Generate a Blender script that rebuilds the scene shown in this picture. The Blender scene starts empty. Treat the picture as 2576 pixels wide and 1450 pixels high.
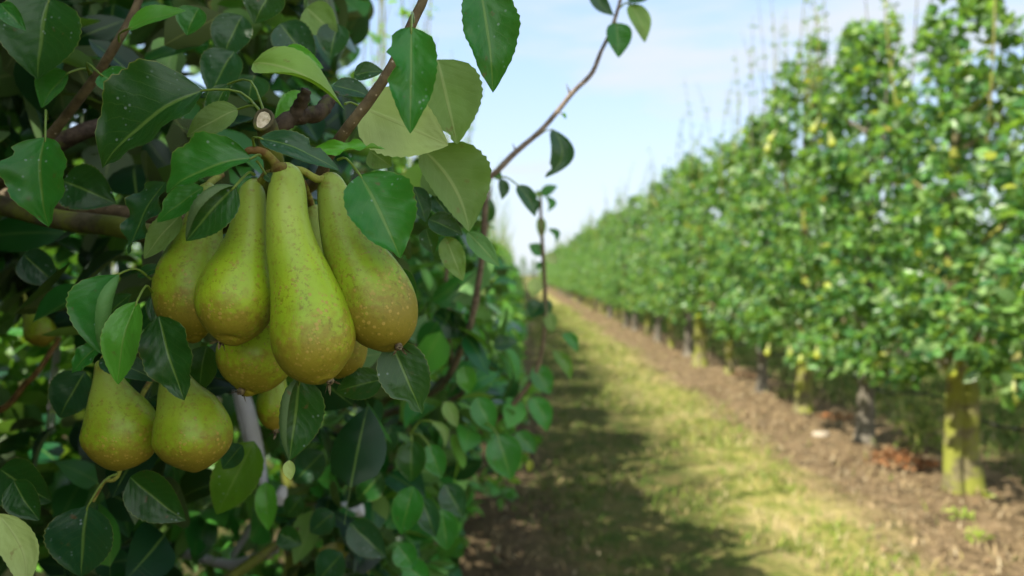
import bpy, math
import numpy as np
from mathutils import Vector

R = math.radians
S = bpy.context.scene
COL = S.collection
rng = np.random.default_rng(7)

# ------------------------------------------------------------------ camera, sky, sun, exposure
FPX = 2576 * 24.0 / 36.0
CAM = np.array([0.0, 0.0, 1.2])
PITCH, YAW = R(-1.17), R(0.73)
cam_d = bpy.data.cameras.new('camera')
cam = bpy.data.objects.new('camera', cam_d)
COL.objects.link(cam)
cam.location = CAM
cam.rotation_euler = (R(90) + PITCH, 0, YAW)
cam_d.lens = 24.0
cam_d.sensor_width = 36.0
cam_d.clip_start = 0.02
cam_d.clip_end = 2000
cam_d.dof.use_dof = True
cam_d.dof.focus_distance = 0.40
cam_d.dof.aperture_fstop = 5.5
cam_d.dof.aperture_blades = 9
S.camera = cam

SUN_EL, SUN_TO = 48.5, np.array([-0.84, -0.54])      # direction on the ground towards the sun
w = bpy.data.worlds.new('World'); S.world = w; w.use_nodes = True
nt = w.node_tree; nt.nodes.clear()
sky = nt.nodes.new('ShaderNodeTexSky'); sky.sky_type = 'NISHITA'; sky.sun_disc = False
sky.sun_elevation = R(SUN_EL)
sky.sun_rotation = math.atan2(SUN_TO[0], SUN_TO[1])
sky.air_density = 1.0; sky.dust_density = 0.6; sky.ozone_density = 1.3
tc = nt.nodes.new('ShaderNodeTexCoord')
mp = nt.nodes.new('ShaderNodeMapping'); mp.inputs['Scale'].default_value = (1.3, 1.6, 6.5)
mp.inputs['Rotation'].default_value = (0, R(9), 0)
nz = nt.nodes.new('ShaderNodeTexNoise'); nz.inputs['Scale'].default_value = 1.7
nz.inputs['Detail'].default_value = 6; nz.inputs['Roughness'].default_value = 0.58
rp = nt.nodes.new('ShaderNodeMapRange'); rp.interpolation_type = 'SMOOTHSTEP'
rp.inputs['From Min'].default_value = 0.40; rp.inputs['From Max'].default_value = 0.68
rp.inputs['To Min'].default_value = 0.0; rp.inputs['To Max'].default_value = 0.95
mx = nt.nodes.new('ShaderNodeMix'); mx.data_type = 'RGBA'
mx.inputs['B'].default_value = (2.02, 2.16, 2.32, 1)
bg = nt.nodes.new('ShaderNodeBackground'); bg.inputs['Strength'].default_value = 0.15
wo = nt.nodes.new('ShaderNodeOutputWorld')
lk = nt.links.new
lk(tc.outputs['Generated'], mp.inputs['Vector']); lk(mp.outputs['Vector'], nz.inputs['Vector'])
lk(nz.outputs['Fac'], rp.inputs['Value'])
# bright unseen cloud added behind the camera to fill light onto the shaded pears
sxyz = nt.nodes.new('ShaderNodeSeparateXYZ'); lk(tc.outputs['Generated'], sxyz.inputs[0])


def wmath(op, a, b):
    q = nt.nodes.new('ShaderNodeMath'); q.operation = op
    for i_, v_ in enumerate((a, b)):
        if isinstance(v_, bpy.types.NodeSocket): lk(v_, q.inputs[i_])
        else: q.inputs[i_].default_value = v_
    return q.outputs[0]


def wramp(v_, a, b, c=0.0, d=1.0):
    q = nt.nodes.new('ShaderNodeMapRange'); q.interpolation_type = 'SMOOTHSTEP'; lk(v_, q.inputs['Value'])
    for k_, x_ in zip(('From Min', 'From Max', 'To Min', 'To Max'), (a, b, c, d)): q.inputs[k_].default_value = x_
    return q.outputs['Result']


veil = nt.nodes.new('ShaderNodeMix'); veil.data_type = 'RGBA'; veil.inputs['Factor'].default_value = .68
veil.inputs['B'].default_value = (1.30, 1.74, 2.40, 1); lk(sky.outputs['Color'], veil.inputs['A'])
lk(veil.outputs['Result'], mx.inputs['A'])
lk(wmath('MAXIMUM', rp.outputs['Result'], wramp(sxyz.outputs[2], .34, .0, 0.0, .82)), mx.inputs['Factor'])
nz2 = nt.nodes.new('ShaderNodeTexNoise'); nz2.inputs['Scale'].default_value = 2.6; nz2.inputs['Detail'].default_value = 7
lk(tc.outputs['Generated'], nz2.inputs['Vector'])
fill_cloud = wmath('MULTIPLY', wramp(sxyz.outputs[1], -.15, -.60), wramp(sxyz.outputs[2], -.02, .12))
fill_cloud = wmath('MULTIPLY', fill_cloud, wramp(nz2.outputs['Fac'], .34, .58))
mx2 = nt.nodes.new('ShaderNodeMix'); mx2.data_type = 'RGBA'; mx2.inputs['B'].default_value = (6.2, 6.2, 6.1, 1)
lk(fill_cloud, mx2.inputs['Factor']); lk(mx.outputs['Result'], mx2.inputs['A']); lk(mx2.outputs['Result'], bg.inputs['Color'])
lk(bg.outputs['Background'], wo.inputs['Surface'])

sun_d = bpy.data.lights.new('sun', 'SUN'); sun_d.energy = 4.0; sun_d.angle = R(0.5)
sun_d.color = (1.0, 0.93, 0.80)
sun = bpy.data.objects.new('sun', sun_d); COL.objects.link(sun)
hz = SUN_TO / np.linalg.norm(SUN_TO)
tosun = Vector((hz[0] * math.cos(R(SUN_EL)), hz[1] * math.cos(R(SUN_EL)), math.sin(R(SUN_EL))))
sun.rotation_euler = tosun.to_track_quat('Z', 'Y').to_euler()
sun.location = (-8, -4, 12)

S.view_settings.view_transform = 'Standard'
S.view_settings.look = 'None'
S.view_settings.gamma = 1.0
S.view_settings.exposure = 1.5
S.render.engine = 'CYCLES'
S.cycles.max_bounces = 7
S.cycles.diffuse_bounces = 4
S.cycles.glossy_bounces = 3
S.cycles.transmission_bounces = 4
S.cycles.use_denoising = True
S.cycles.sample_clamp_indirect = 6.0

# ------------------------------------------------------------------ helpers
cy, sy, cp, sp = math.cos(YAW), math.sin(YAW), math.cos(PITCH), math.sin(PITCH)
FWD = np.array([-sy * cp, cy * cp, sp])
RGT = np.array([cy, sy, 0.0])
UPV = np.cross(RGT, FWD)


def P(x, y, d):
    """a point measured on the photograph at d metres in front of the lens"""
    return CAM + d * (FWD + RGT * (x - 1288) / FPX + UPV * (725 - y) / FPX)


def proj(p):
    q = np.asarray(p) - CAM
    d = q @ FWD
    dd = np.where(np.abs(d) < 1e-6, 1e-6, d)
    return 1288 + FPX * (q @ RGT) / dd, 725 - FPX * (q @ UPV) / dd, d


def unit(v):
    v = np.asarray(v, float)
    return v / np.maximum(np.linalg.norm(v, axis=-1, keepdims=True), 1e-9)


def tag(o, label=None, cat=None, group=None, kind=None):
    if label: o['label'] = label
    if cat: o['category'] = cat
    if group: o['group'] = group
    if kind: o['kind'] = kind
    return o


def empty(name, loc):
    o = bpy.data.objects.new(name, None)
    o.empty_display_size = 0.1
    o.location = Vector([float(c) for c in loc])
    COL.objects.link(o)
    return o


class MB:
    """collects vertices and faces of ONE mesh, with uv and tint"""
    def __init__(s):
        s.v, s.f, s.uv, s.t, s.n, s.mi = [], [], [], [], 0, []

    def add(s, v, f, uv=None, tint=(1, 1, 1), mi=0):
        v = np.asarray(v, float).reshape(-1, 3)
        f = np.asarray(f, int)
        k = len(v)
        s.v.append(v); s.f.append(f + s.n); s.n += k
        s.uv.append(np.zeros((k, 2)) if uv is None else np.asarray(uv, float).reshape(-1, 2))
        t = np.asarray(tint, float)
        s.t.append(np.tile(t, (k, 1)) if t.ndim == 1 else t)
        s.mi.append(np.full(len(f), mi))
        return s

    def mesh(s, name, mats, origin=(0, 0, 0)):
        v = np.concatenate(s.v) - np.asarray(origin, float)
        uv = np.concatenate(s.uv); t = np.concatenate(s.t)
        loops, starts, tot, n = [], [], [], 0
        for f in s.f:
            m, k = f.shape
            loops.append(f.reshape(-1)); starts.append(n + np.arange(m) * k); tot.append(np.full(m, k)); n += m * k
        loops = np.concatenate(loops); starts = np.concatenate(starts); tot = np.concatenate(tot)
        me = bpy.data.meshes.new(name)
        me.vertices.add(len(v)); me.loops.add(len(loops)); me.polygons.add(len(starts))
        me.vertices.foreach_set('co', v.astype(np.float32).ravel())
        me.loops.foreach_set('vertex_index', loops.astype(np.int32))
        me.polygons.foreach_set('loop_start', starts.astype(np.int32))
        me.polygons.foreach_set('loop_total', tot.astype(np.int32))
        me.polygons.foreach_set('use_smooth', np.ones(len(starts), bool))
        me.polygons.foreach_set('material_index', np.concatenate(s.mi).astype(np.int32))
        ul = me.uv_layers.new(name='UVMap')
        ul.data.foreach_set('uv', uv[loops].astype(np.float32).ravel())
        at = me.attributes.new('tint', 'FLOAT_COLOR', 'POINT')
        at.data.foreach_set('color', np.c_[t, np.ones(len(t))].astype(np.float32).ravel())
        me.update(calc_edges=True)
        me.validate()
        for m in (mats if isinstance(mats, (list, tuple)) else [mats]):
            me.materials.append(m)
        return me

    def build(s, name, mats, parent=None):
        """links the mesh; a part keeps world shape under its thing"""
        o0 = np.array(parent_origin(parent)) if parent else np.zeros(3)
        o = bpy.data.objects.new(name, s.mesh(name, mats, o0))
        COL.objects.link(o)
        if parent: o.parent = parent
        return o


def parent_origin(p):
    o = np.zeros(3)
    while p is not None:
        o += np.array(p.location); p = p.parent
    return o


def spline(pts, n):
    """Catmull-Rom through the rows of pts (any width)"""
    p = np.asarray(pts, float)
    p = np.vstack([2 * p[0] - p[1], p, 2 * p[-1] - p[-2]])
    out = []
    m = len(p) - 3
    for q in np.linspace(0, m, n):
        i = min(int(q), m - 1); t = q - i
        a, b, c, d = p[i:i + 4]
        out.append(.5 * (2 * b + (c - a) * t + (2 * a - 5 * b + 4 * c - d) * t * t + (3 * b - a - 3 * c + d) * t ** 3))
    return np.array(out)


def tube(mb, pts, rad, sides=8, tint=(1, 1, 1), smooth=0, rough=0.0, cap=True, mi=0, seed=0):
    pts = np.asarray(pts, float); rad = np.asarray(rad, float) * np.ones(len(pts))
    if smooth:
        q = spline(np.c_[pts, rad], smooth); pts, rad = q[:, :3], np.maximum(q[:, 3], 1e-5)
    n = len(pts)
    tan = unit(np.gradient(pts, axis=0))
    ref = np.array([0, 0, 1.0]) if abs(tan[0][2]) < .9 else np.array([1.0, 0, 0])
    a = unit(np.cross(tan[0], ref)); fr = []
    for t in tan:
        a = unit(a - t * (a @ t)); fr.append((a, np.cross(t, a)))
    ang = np.linspace(0, 2 * np.pi, sides, endpoint=False)
    rr = np.random.default_rng(seed)
    k = 1 + rough * rr.normal(size=(n, sides))
    V = np.array([pts[i] + rad[i] * k[i][:, None] * (np.cos(ang)[:, None] * fr[i][0] + np.sin(ang)[:, None] * fr[i][1]) for i in range(n)])
    i, j = np.meshgrid(np.arange(n - 1), np.arange(sides), indexing='ij')
    j2 = (j + 1) % sides
    f = np.stack([i * sides + j, i * sides + j2, (i + 1) * sides + j2, (i + 1) * sides + j], -1).reshape(-1, 4)
    ln = np.r_[0, np.cumsum(np.linalg.norm(np.diff(pts, axis=0), axis=1))]
    uv = np.stack(np.meshgrid(np.linspace(0, 1, sides), ln, indexing='xy'), -1).reshape(-1, 2)
    mb.add(V.reshape(-1, 3), f, uv, tint, mi)
    if cap:
        for e in (0, n - 1):
            c = pts[e] + (tan[e] * rad[e] * .35 * (1 if e else -1))
            vv = np.vstack([V[e], c])
            ff = [[q, (q + 1) % sides, sides] if e else [(q + 1) % sides, q, sides] for q in range(sides)]
            mb.add(vv, ff, None, tint, mi)
    return mb


# ------------------------------------------------------------------ materials
def mat(name):
    m = bpy.data.materials.new(name); m.use_nodes = True
    m.node_tree.nodes.clear()
    return m, m.node_tree


class N:
    """small node writer"""
    def __init__(s, tree): s.t = tree

    def new(s, typ, **kw):
        n = s.t.nodes.new(typ)
        for k, v in kw.items(): setattr(n, k, v)
        return n

    def put(s, sock, val):
        if isinstance(val, bpy.types.NodeSocket): s.t.links.new(val, sock)
        elif val is not None: sock.default_value = val

    def math(s, op, a, b=None, c=None, clamp=False):
        n = s.new('ShaderNodeMath', operation=op); n.use_clamp = clamp
        for i, q in enumerate((a, b, c)):
            if q is not None: s.put(n.inputs[i], q)
        return n.outputs[0]

    def mix(s, f, a, b, blend='MIX'):
        n = s.new('ShaderNodeMix', data_type='RGBA', blend_type=blend)
        s.put(n.inputs['Factor'], f)
        s.put(n.inputs['A'], a if not isinstance(a, tuple) else (*a, 1))
        s.put(n.inputs['B'], b if not isinstance(b, tuple) else (*b, 1))
        return n.outputs['Result']

    def rng(s, v, a, b, c=0.0, d=1.0, smooth=True):
        n = s.new('ShaderNodeMapRange'); n.interpolation_type = 'SMOOTHSTEP' if smooth else 'LINEAR'
        s.put(n.inputs['Value'], v)
        for k, q in zip(('From Min', 'From Max', 'To Min', 'To Max'), (a, b, c, d)): n.inputs[k].default_value = q
        return n.outputs['Result']

    def noise(s, vec, scale, detail=3, rough=.5, col=False):
        n = s.new('ShaderNodeTexNoise'); s.put(n.inputs['Vector'], vec)
        n.inputs['Scale'].default_value = scale; n.inputs['Detail'].default_value = detail
        n.inputs['Roughness'].default_value = rough
        return n.outputs['Color' if col else 'Fac']

    def vor(s, vec, scale, feature='F1', rnd=1.0):
        n = s.new('ShaderNodeTexVoronoi', feature=feature); s.put(n.inputs['Vector'], vec)
        n.inputs['Scale'].default_value = scale; n.inputs['Randomness'].default_value = rnd
        return n

    def coord(s, which): return s.new('ShaderNodeTexCoord').outputs[which]

    def bump(s, h, strength=.3, dist=.001):
        n = s.new('ShaderNodeBump'); n.inputs['Strength'].default_value = strength
        n.inputs['Distance'].default_value = dist; s.put(n.inputs['Height'], h)
        return n.outputs['Normal']

    def bsdf(s, base, rough=.5, spec=.5, normal=None, **kw):
        n = s.new('ShaderNodeBsdfPrincipled')
        s.put(n.inputs['Base Color'], base if not isinstance(base, tuple) else (*base, 1))
        s.put(n.inputs['Roughness'], rough); s.put(n.inputs['Specular IOR Level'], spec)
        if normal is not None: s.put(n.inputs['Normal'], normal)
        for k, v in kw.items(): s.put(n.inputs[k.replace('_', ' ')], v)
        return n.outputs[0]

    def out(s, sh):
        o = s.new('ShaderNodeOutputMaterial'); s.put(o.inputs['Surface'], sh)


def leaf_material(name, detail, rough=.32, spec=.40, trans=.26, under=(.31, .385, .19)):
    m, t = mat(name); n = N(t)
    tint = n.new('ShaderNodeAttribute', attribute_name='tint').outputs['Color']
    geo = n.new('ShaderNodeNewGeometry')
    uv = n.new('ShaderNodeUVMap', uv_map='UVMap').outputs[0]
    sp_ = n.new('ShaderNodeSeparateXYZ'); n.put(sp_.inputs[0], uv)
    u, v = sp_.outputs[0], sp_.outputs[1]
    au = n.math('ABSOLUTE', n.math('SUBTRACT', u, .5))             # 0 at the midrib, .5 at the edge
    ob = n.coord('Object')
    col = n.mix(n.rng(n.noise(ob, 22, 2), .3, .7), tint, n.mix(1.0, tint, (1.2, 1.25, .95), 'MULTIPLY'))
    mid = n.rng(au, .012, .034, 1.0, 0.0)
    h = None
    if detail:
        wob = n.noise(uv, 5, 2)
        ph = n.math('ADD', n.math('SUBTRACT', v, n.math('MULTIPLY', au, .62)), n.math('MULTIPLY', wob, .07))
        fr = n.math('FRACT', n.math('MULTIPLY', ph, 8.5))
        lat = n.rng(n.math('ABSOLUTE', n.math('SUBTRACT', fr, .5)), 0.0, .055, 1.0, 0.0)
        lat = n.math('MULTIPLY', lat, n.rng(au, .34, .49, 1.0, 0.15))
        vn = n.vor(uv, 34, 'DISTANCE_TO_EDGE')
        net = n.rng(vn.outputs['Distance'], 0, .09, 1.0, 0.0)
        vein = n.math('MAXIMUM', mid, n.math('MAXIMUM', n.math('MULTIPLY', lat, .34), n.math('MULTIPLY', net, .12)))
        # dust flecks, brown scars and a thin pale rim
        vs = n.vor(ob, 210)
        fl = n.math('MULTIPLY', n.rng(vs.outputs['Distance'], .10, .22, 1.0, 0.0),
                    n.rng(n.noise(ob, 60, 2), .50, .62))
        sc = n.math('MULTIPLY', n.rng(n.noise(ob, 170, 3), .64, .71), n.rng(n.noise(ob, 31, 1), .48, .60))
        rim = n.rng(au, .485, .497)
        puck = n.math('MULTIPLY', n.math('COSINE', n.math('MULTIPLY', ph, 8.5 * 6.2832)), -.13)
        h = n.math('ADD', n.math('ADD', n.math('MULTIPLY', vein, -.8), puck), n.math('MULTIPLY', n.noise(uv, 3, 1), 9.0))
    else:
        vein = n.math('MULTIPLY', mid, .7)
    top = n.mix(n.math('MULTIPLY', vein, .60), col, (.15, .26, .05))
    if detail:
        top = n.mix(n.math('MULTIPLY', rim, .55), top, (.30, .34, .08))
        top = n.mix(n.math('MULTIPLY', sc, .75), top, (.10, .055, .025))
        top = n.mix(n.math('MULTIPLY', fl, .38), top, (.42, .50, .50))
    und = n.mix(.26, n.mix(1.0, col, (1.25, 1.2, 1.1), 'MULTIPLY'), under)
    und = n.mix(n.math('MULTIPLY', vein, .55), und, (.34, .40, .16))
    if detail: und = n.mix(n.math('MULTIPLY', sc, .7), und, (.16, .09, .04))
    base = n.mix(geo.outputs['Backfacing'], top, und)
    nor = n.bump(h, .28, .0010) if detail else None
    pr = n.bsdf(base, n.rng(geo.outputs['Backfacing'], 0, 1, rough, .62, False), spec, nor)
    tr = n.new('ShaderNodeBsdfTranslucent')
    n.put(tr.inputs['Color'], n.mix(1.0, n.mix(.25, col, (.25, .36, .05)), (2.3, 2.2, 1.1), 'MULTIPLY'))
    ms = n.new('ShaderNodeMixShader'); ms.inputs[0].default_value = trans
    n.put(ms.inputs[1], pr); n.put(ms.inputs[2], tr.outputs[0])
    n.out(ms.outputs[0])
    return m


M = {}
M['leaf'] = leaf_material('pear_leaf', True)
M['mass'] = leaf_material('pear_leaf_plain', False, rough=.33, spec=.28, trans=.16)
M['row'] = leaf_material('orchard_leaf', False, rough=.38, spec=.55, trans=.38)


def pear_material(name, green, russet, low, amount):
    m, t = mat(name); n = N(t)
    ob = n.coord('Object')
    uv = n.new('ShaderNodeUVMap', uv_map='UVMap').outputs[0]
    sx = n.new('ShaderNodeSeparateXYZ'); n.put(sx.inputs[0], uv)
    v = sx.outputs[1]
    big = n.noise(ob, 38, 3); med = n.noise(ob, 190, 4, .6); fine = n.noise(ob, 620, 3, .6)
    base = n.mix(n.rng(big, .35, .68), green, tuple(c * k for c, k in zip(green, (.78, .9, .7))))
    base = n.mix(n.rng(v, .05, .60, .95, 0.0), base, (green[0] * 1.15, green[1] * 1.10, green[2] * 4.4))
    low_ = n.rng(v, .55, 1.0, 0.0, low)
    s = n.math('ADD', n.math('ADD', n.math('MULTIPLY', big, .55), n.math('MULTIPLY', med, .75)), low_)
    s = n.math('ADD', s, amount)
    rus = n.rng(s, .66, 1.04)
    col = n.mix(n.math('MULTIPLY', rus, .86), base, n.mix(fine, russet, tuple(c * 1.35 for c in russet)))
    mot = n.math('MULTIPLY', n.rng(n.noise(ob, 330, 3, .7), .52, .66), n.math('MULTIPLY', n.rng(n.noise(ob, 55, 2), .38, .60, .10, .75), n.rng(v, .1, .6, .35, 1.0)))
    col = n.mix(mot, col, (green[0] * .55, green[1] * .36, green[2] * .6))
    vo = n.vor(ob, 240); vo2 = n.vor(ob, 410)
    dots = n.math('MULTIPLY', n.rng(vo.outputs['Distance'], .16, .34, 1.0, 0.0), n.rng(n.noise(ob, 60, 3), .40, .62, .06, 1))
    dots2 = n.math('MULTIPLY', n.rng(vo2.outputs['Distance'], .18, .36, 1.0, 0.0), n.rng(n.noise(ob, 90, 2), .45, .6, .0, .8))
    dots = n.math('MAXIMUM', dots, dots2)
    col = n.mix(n.math('MULTIPLY', dots, n.rng(v, .2, .8, .60, .92)), col, n.mix(n.rng(v, .35, .75), (.22, .165, .03), (.34, .25, .045)))
    sc = n.math('MULTIPLY', n.rng(n.noise(ob, 240, 3, .65), .66, .72), n.rng(n.noise(ob, 45, 1), .5, .6))
    col = n.mix(n.math('MULTIPLY', sc, .6), col, (.24, .15, .07))
    hgt = n.math('ADD', n.math('MULTIPLY', fine, .6), n.math('ADD', n.math('MULTIPLY', dots, .5), n.math('MULTIPLY', med, .5)))
    hgt = n.math('ADD', hgt, n.math('MULTIPLY', big, 1.8))
    rough = n.math('ADD', n.math('MULTIPLY', rus, .12), .38)
    n.out(n.bsdf(col, rough, .34, n.bump(hgt, .35, .0006), Subsurface_Weight=.03, Subsurface_Scale=.004,
                 Subsurface_Radius=(1.0, .8, .3)))
    return m


M['pear'] = pear_material('pear_skin', (.285, .405, .016), (.185, .135, .014), .44, -.01)
M['pear_r'] = pear_material('pear_skin_russet', (.235, .335, .014), (.165, .115, .013), .50, .06)
M['pear_y'] = pear_material('pear_skin_yellow', (.33, .36, .045), (.26, .20, .04), .3, -.08)


def bark_material(name, a, b, moss=None, dots=False, scale=60, mossamt=(.45, .6)):
    m, t = mat(name); n = N(t)
    ob = n.coord('Object')
    n1 = n.noise(ob, scale, 5, .62)
    col = n.mix(n.rng(n1, .3, .7), a, b)
    if moss: col = n.mix(n.rng(n.noise(ob, scale * .35, 4, .6), *mossamt), col, moss)
    h = n1
    if dots:
        vo = n.vor(ob, 230)
        d = n.rng(vo.outputs['Distance'], .10, .20, 1.0, 0.0)
        d = n.math('MULTIPLY', d, n.rng(n.noise(ob, 120, 1), .45, .55))
        col = n.mix(n.math('MULTIPLY', d, .8), col, (.5, .42, .32))
    n.out(n.bsdf(col, .75, .25, n.bump(h, .6, 1.0 / scale * .12)))
    return m


M['bark_moss'] = bark_material('mossy_bark', (.045, .042, .022), (.115, .10, .055), (.13, .15, .022), scale=70, mossamt=(.40, .58))
M['bark_dark'] = bark_material('dark_bark', (.028, .02, .014), (.085, .062, .045), (.07, .075, .02), scale=160, mossamt=(.55, .66))
M['twig'] = bark_material('brown_twig_bark', (.075, .056, .030), (.150, .115, .062), None, True, 120)
M['twig_grey'] = bark_material('grey_brown_twig_bark', (.10, .075, .055), (.22, .175, .13), None, True, 90)
M['spur'] = bark_material('orange_brown_spur_bark', (.10, .055, .018), (.20, .12, .035), (.20, .19, .035), False, 120, (.5, .62))
M['stalk'] = bark_material('green_stalk', (.22, .24, .04), (.30, .32, .06), (.16, .10, .03), False, 200, (.54, .66))
M['trunk'] = bark_material('lichened_trunk_bark', (.085, .075, .04), (.20, .175, .085), (.20, .215, .035), scale=26, mossamt=(.40, .58))
M['trunk_grey'] = bark_material('grey_trunk_bark', (.08, .07, .055), (.20, .18, .14), (.17, .18, .05), scale=22, mossamt=(.55, .7))
M['cut'] = bark_material('cut_wood', (.50, .42, .29), (.72, .64, .50), (.26, .22, .09), scale=420, mossamt=(.50, .66))
M['calyx'] = bark_material('dry_calyx', (.05, .035, .02), (.22, .18, .10), None, False, 500)


def plain(name, col, rough=.5, spec=.4, nscale=40, var=.2, metal=0.0):
    m, t = mat(name); n = N(t)
    f = n.noise(n.coord('Object'), nscale, 4, .6)
    c = n.mix(f, tuple(q * (1 - var) for q in col), tuple(q * (1 + var) for q in col))
    n.out(n.bsdf(c, rough, spec, n.bump(f, .2, .001), Metallic=metal))
    return m


M['white'] = plain('weathered_white_plastic', (.50, .50, .52), .55, .4, 30, .18)
M['steel'] = plain('galvanised_steel', (.45, .43, .47), .38, .5, 200, .15, .8)
M['rubber'] = plain('black_hose', (.018, .018, .02), .5, .4, 50, .3)
M['pale'] = plain('pale_flake', (.36, .31, .24), .8, .2, 60, .15)


def tint_material(name, rough=.75, trans=.25):
    m, t = mat(name); n = N(t)
    tint = n.new('ShaderNodeAttribute', attribute_name='tint').outputs['Color']
    pr = n.bsdf(tint, rough, .2)
    tr = n.new('ShaderNodeBsdfTranslucent'); n.put(tr.inputs['Color'], tint)
    ms = n.new('ShaderNodeMixShader'); ms.inputs[0].default_value = trans
    n.put(ms.inputs[1], pr); n.put(ms.inputs[2], tr.outputs[0]); n.out(ms.outputs[0])
    return m


M['grass'] = tint_material('grass_blade')
M['litter'] = tint_material('dry_litter', .85, .1)


def ground_material():
    m, t = mat('orchard_floor'); n = N(t)
    ob = n.coord('Object')
    sx = n.new('ShaderNodeSeparateXYZ'); n.put(sx.inputs[0], ob)
    x = sx.outputs[0]
    edge = n.math('MULTIPLY', n.math('SUBTRACT', n.noise(ob, 1.6, 4, .6), .5), .75)
    # rows stand every 3 m; bare soil strips under them, grass lanes between
    xr = n.math('ADD', n.math('ADD', x, edge), .55)
    k = n.math('MODULO', n.math('ADD', xr, 300.0), 3.0)
    d = n.math('MINIMUM', k, n.math('SUBTRACT', 3.0, k))           # distance from the nearest row
    strip = n.rng(d, .55, .95, 1.0, 0.0)
    n1 = n.noise(ob, 7, 5, .65); n2 = n.noise(ob, 28, 4, .65); n3 = n.noise(ob, 2.2, 3, .55)
    soil = n.mix(n.rng(n1, .3, .7), (.066, .046, .024), (.205, .145, .080))
    soil = n.mix(n.rng(n2, .52, .72), soil, (.32, .23, .135))
    damp_shade = n.rng(n.math('ADD', x, edge), .1, .9, .8, 0.0)  # soil wetness plus the left row's shade painted into the colour
    soil = n.mix(damp_shade, soil, n.mix(n1, (.022, .016, .010), (.055, .042, .022)))
    grass = n.mix(n.rng(n1, .32, .66), (.11, .14, .02), (.27, .235, .075))
    grass = n.mix(n.rng(n3, .45, .68), grass, (.30, .245, .105))
    grass = n.mix(n.rng(n2, .58, .74), grass, (.07, .11, .015))
    # the left row's shade painted into the lane's turf and earth colours
    lane_shade = n.rng(n.math('ADD', x, n.math('MULTIPLY', edge, 1.6)), .75, 1.35, 1.0, 0.0)
    grass = n.mix(lane_shade, grass, n.mix(n.rng(n1, .35, .62), (.035, .055, .010), (.085, .075, .026)))
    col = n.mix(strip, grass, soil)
    h = n.math('ADD', n2, n.math('MULTIPLY', n1, 2.0))
    n.out(n.bsdf(col, .95, .1, n.bump(h, .8, .02)))
    return m


M['ground'] = ground_material()

# ------------------------------------------------------------------ leaves
PV = np.array([0, .03, .08, .16, .28, .40, .52, .66, .78, .87, .94, .98, 1.0])
PW = np.array([0, .30, .58, .82, .97, 1.0, .96, .80, .58, .37, .19, .08, 0.0])
TINT = dict(dark=(.006, .052, .010), blue=(.006, .050, .022), mid=(.017, .132, .020), lite=(.060, .230, .024),
            olive=(.055, .140, .010), yellow=(.20, .22, .035), pale=(.25, .34, .13), leafy=(.10, .22, .012))


def leaf_into(mb, p0, p1, n, hl, hr, bend=0, fold=.12, curl=(.25, .25), skew=0, twist=0, wave=.0, tip=0.0,
              tint=(.02, .08, .02), nu=7, nv=26, serr=.022, notch=(), seed=0, wf=3.0):
    """one leaf blade from p0 to p1; hl/hr half widths in metres; curl bends the margins towards n"""
    rr = np.random.default_rng(seed)
    p0 = np.asarray(p0, float); p1 = np.asarray(p1, float)
    a = p1 - p0; L = np.linalg.norm(a); a = a / L
    n = unit(n - a * (n @ a)); s = np.cross(a, n)
    vs = np.linspace(0, 1, nv) ** .92
    prof = np.interp(vs, PV, PW)
    V, UV = [], []
    ph = rr.uniform(0, 6.28)
    for i, v in enumerate(vs):
        c, sn = math.cos(twist * (v - .4)), math.sin(twist * (v - .4))
        s2, n2 = s * c + n * sn, n * c - s * sn
        arch = 4 * v * (1 - v)
        ctr = p0 + a * L * v + n * (L * .012 * math.sin(ph * 2 + v * 9) * arch) + n * (bend * L * arch) + s * (skew * L * arch) + n * (tip * L * max(0, v - .6) ** 2 * 4)
        row = []
        for sgn, hw, cu in ((-1, hl, curl[0]), (1, hr, curl[1])):
            wv = hw * prof[i] * (1 + serr * (1 if i % 2 else -1) * (1 if .08 < v < .93 else 0))
            for (sd, v0, dv, dp) in notch:
                if sd == sgn: wv *= 1 - dp * max(0, 1 - abs(v - v0) / dv) ** .6
            x = y = 0.0; side = []
            for q in range(1, nu + 1):
                th = fold + cu * ((q - .5) / nu) ** (1.0 if abs(cu) < 1.2 else 1.7)
                x += math.cos(th) * wv / nu; y += math.sin(th) * wv / nu
                wy = wave * hw * math.sin(ph + v * 6.28 * wf + sgn) * (q / nu) ** 2 * min(1, arch * 2)
                side.append((sgn * x, y + wy, .5 + sgn * .5 * q / nu))
            row.append(side)
        line = row[0][::-1] + [(0, 0, .5)] + row[1]
        for (x, y, u) in line:
            V.append(ctr + s2 * x + n2 * y); UV.append((u, v))
    m = 2 * nu + 1
    i, j = np.meshgrid(np.arange(nv - 1), np.arange(m - 1), indexing='ij')
    f = np.stack([i * m + j, i * m + j + 1, (i + 1) * m + j + 1, (i + 1) * m + j], -1).reshape(-1, 4)
    mb.add(V, f, UV, tint)


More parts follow.
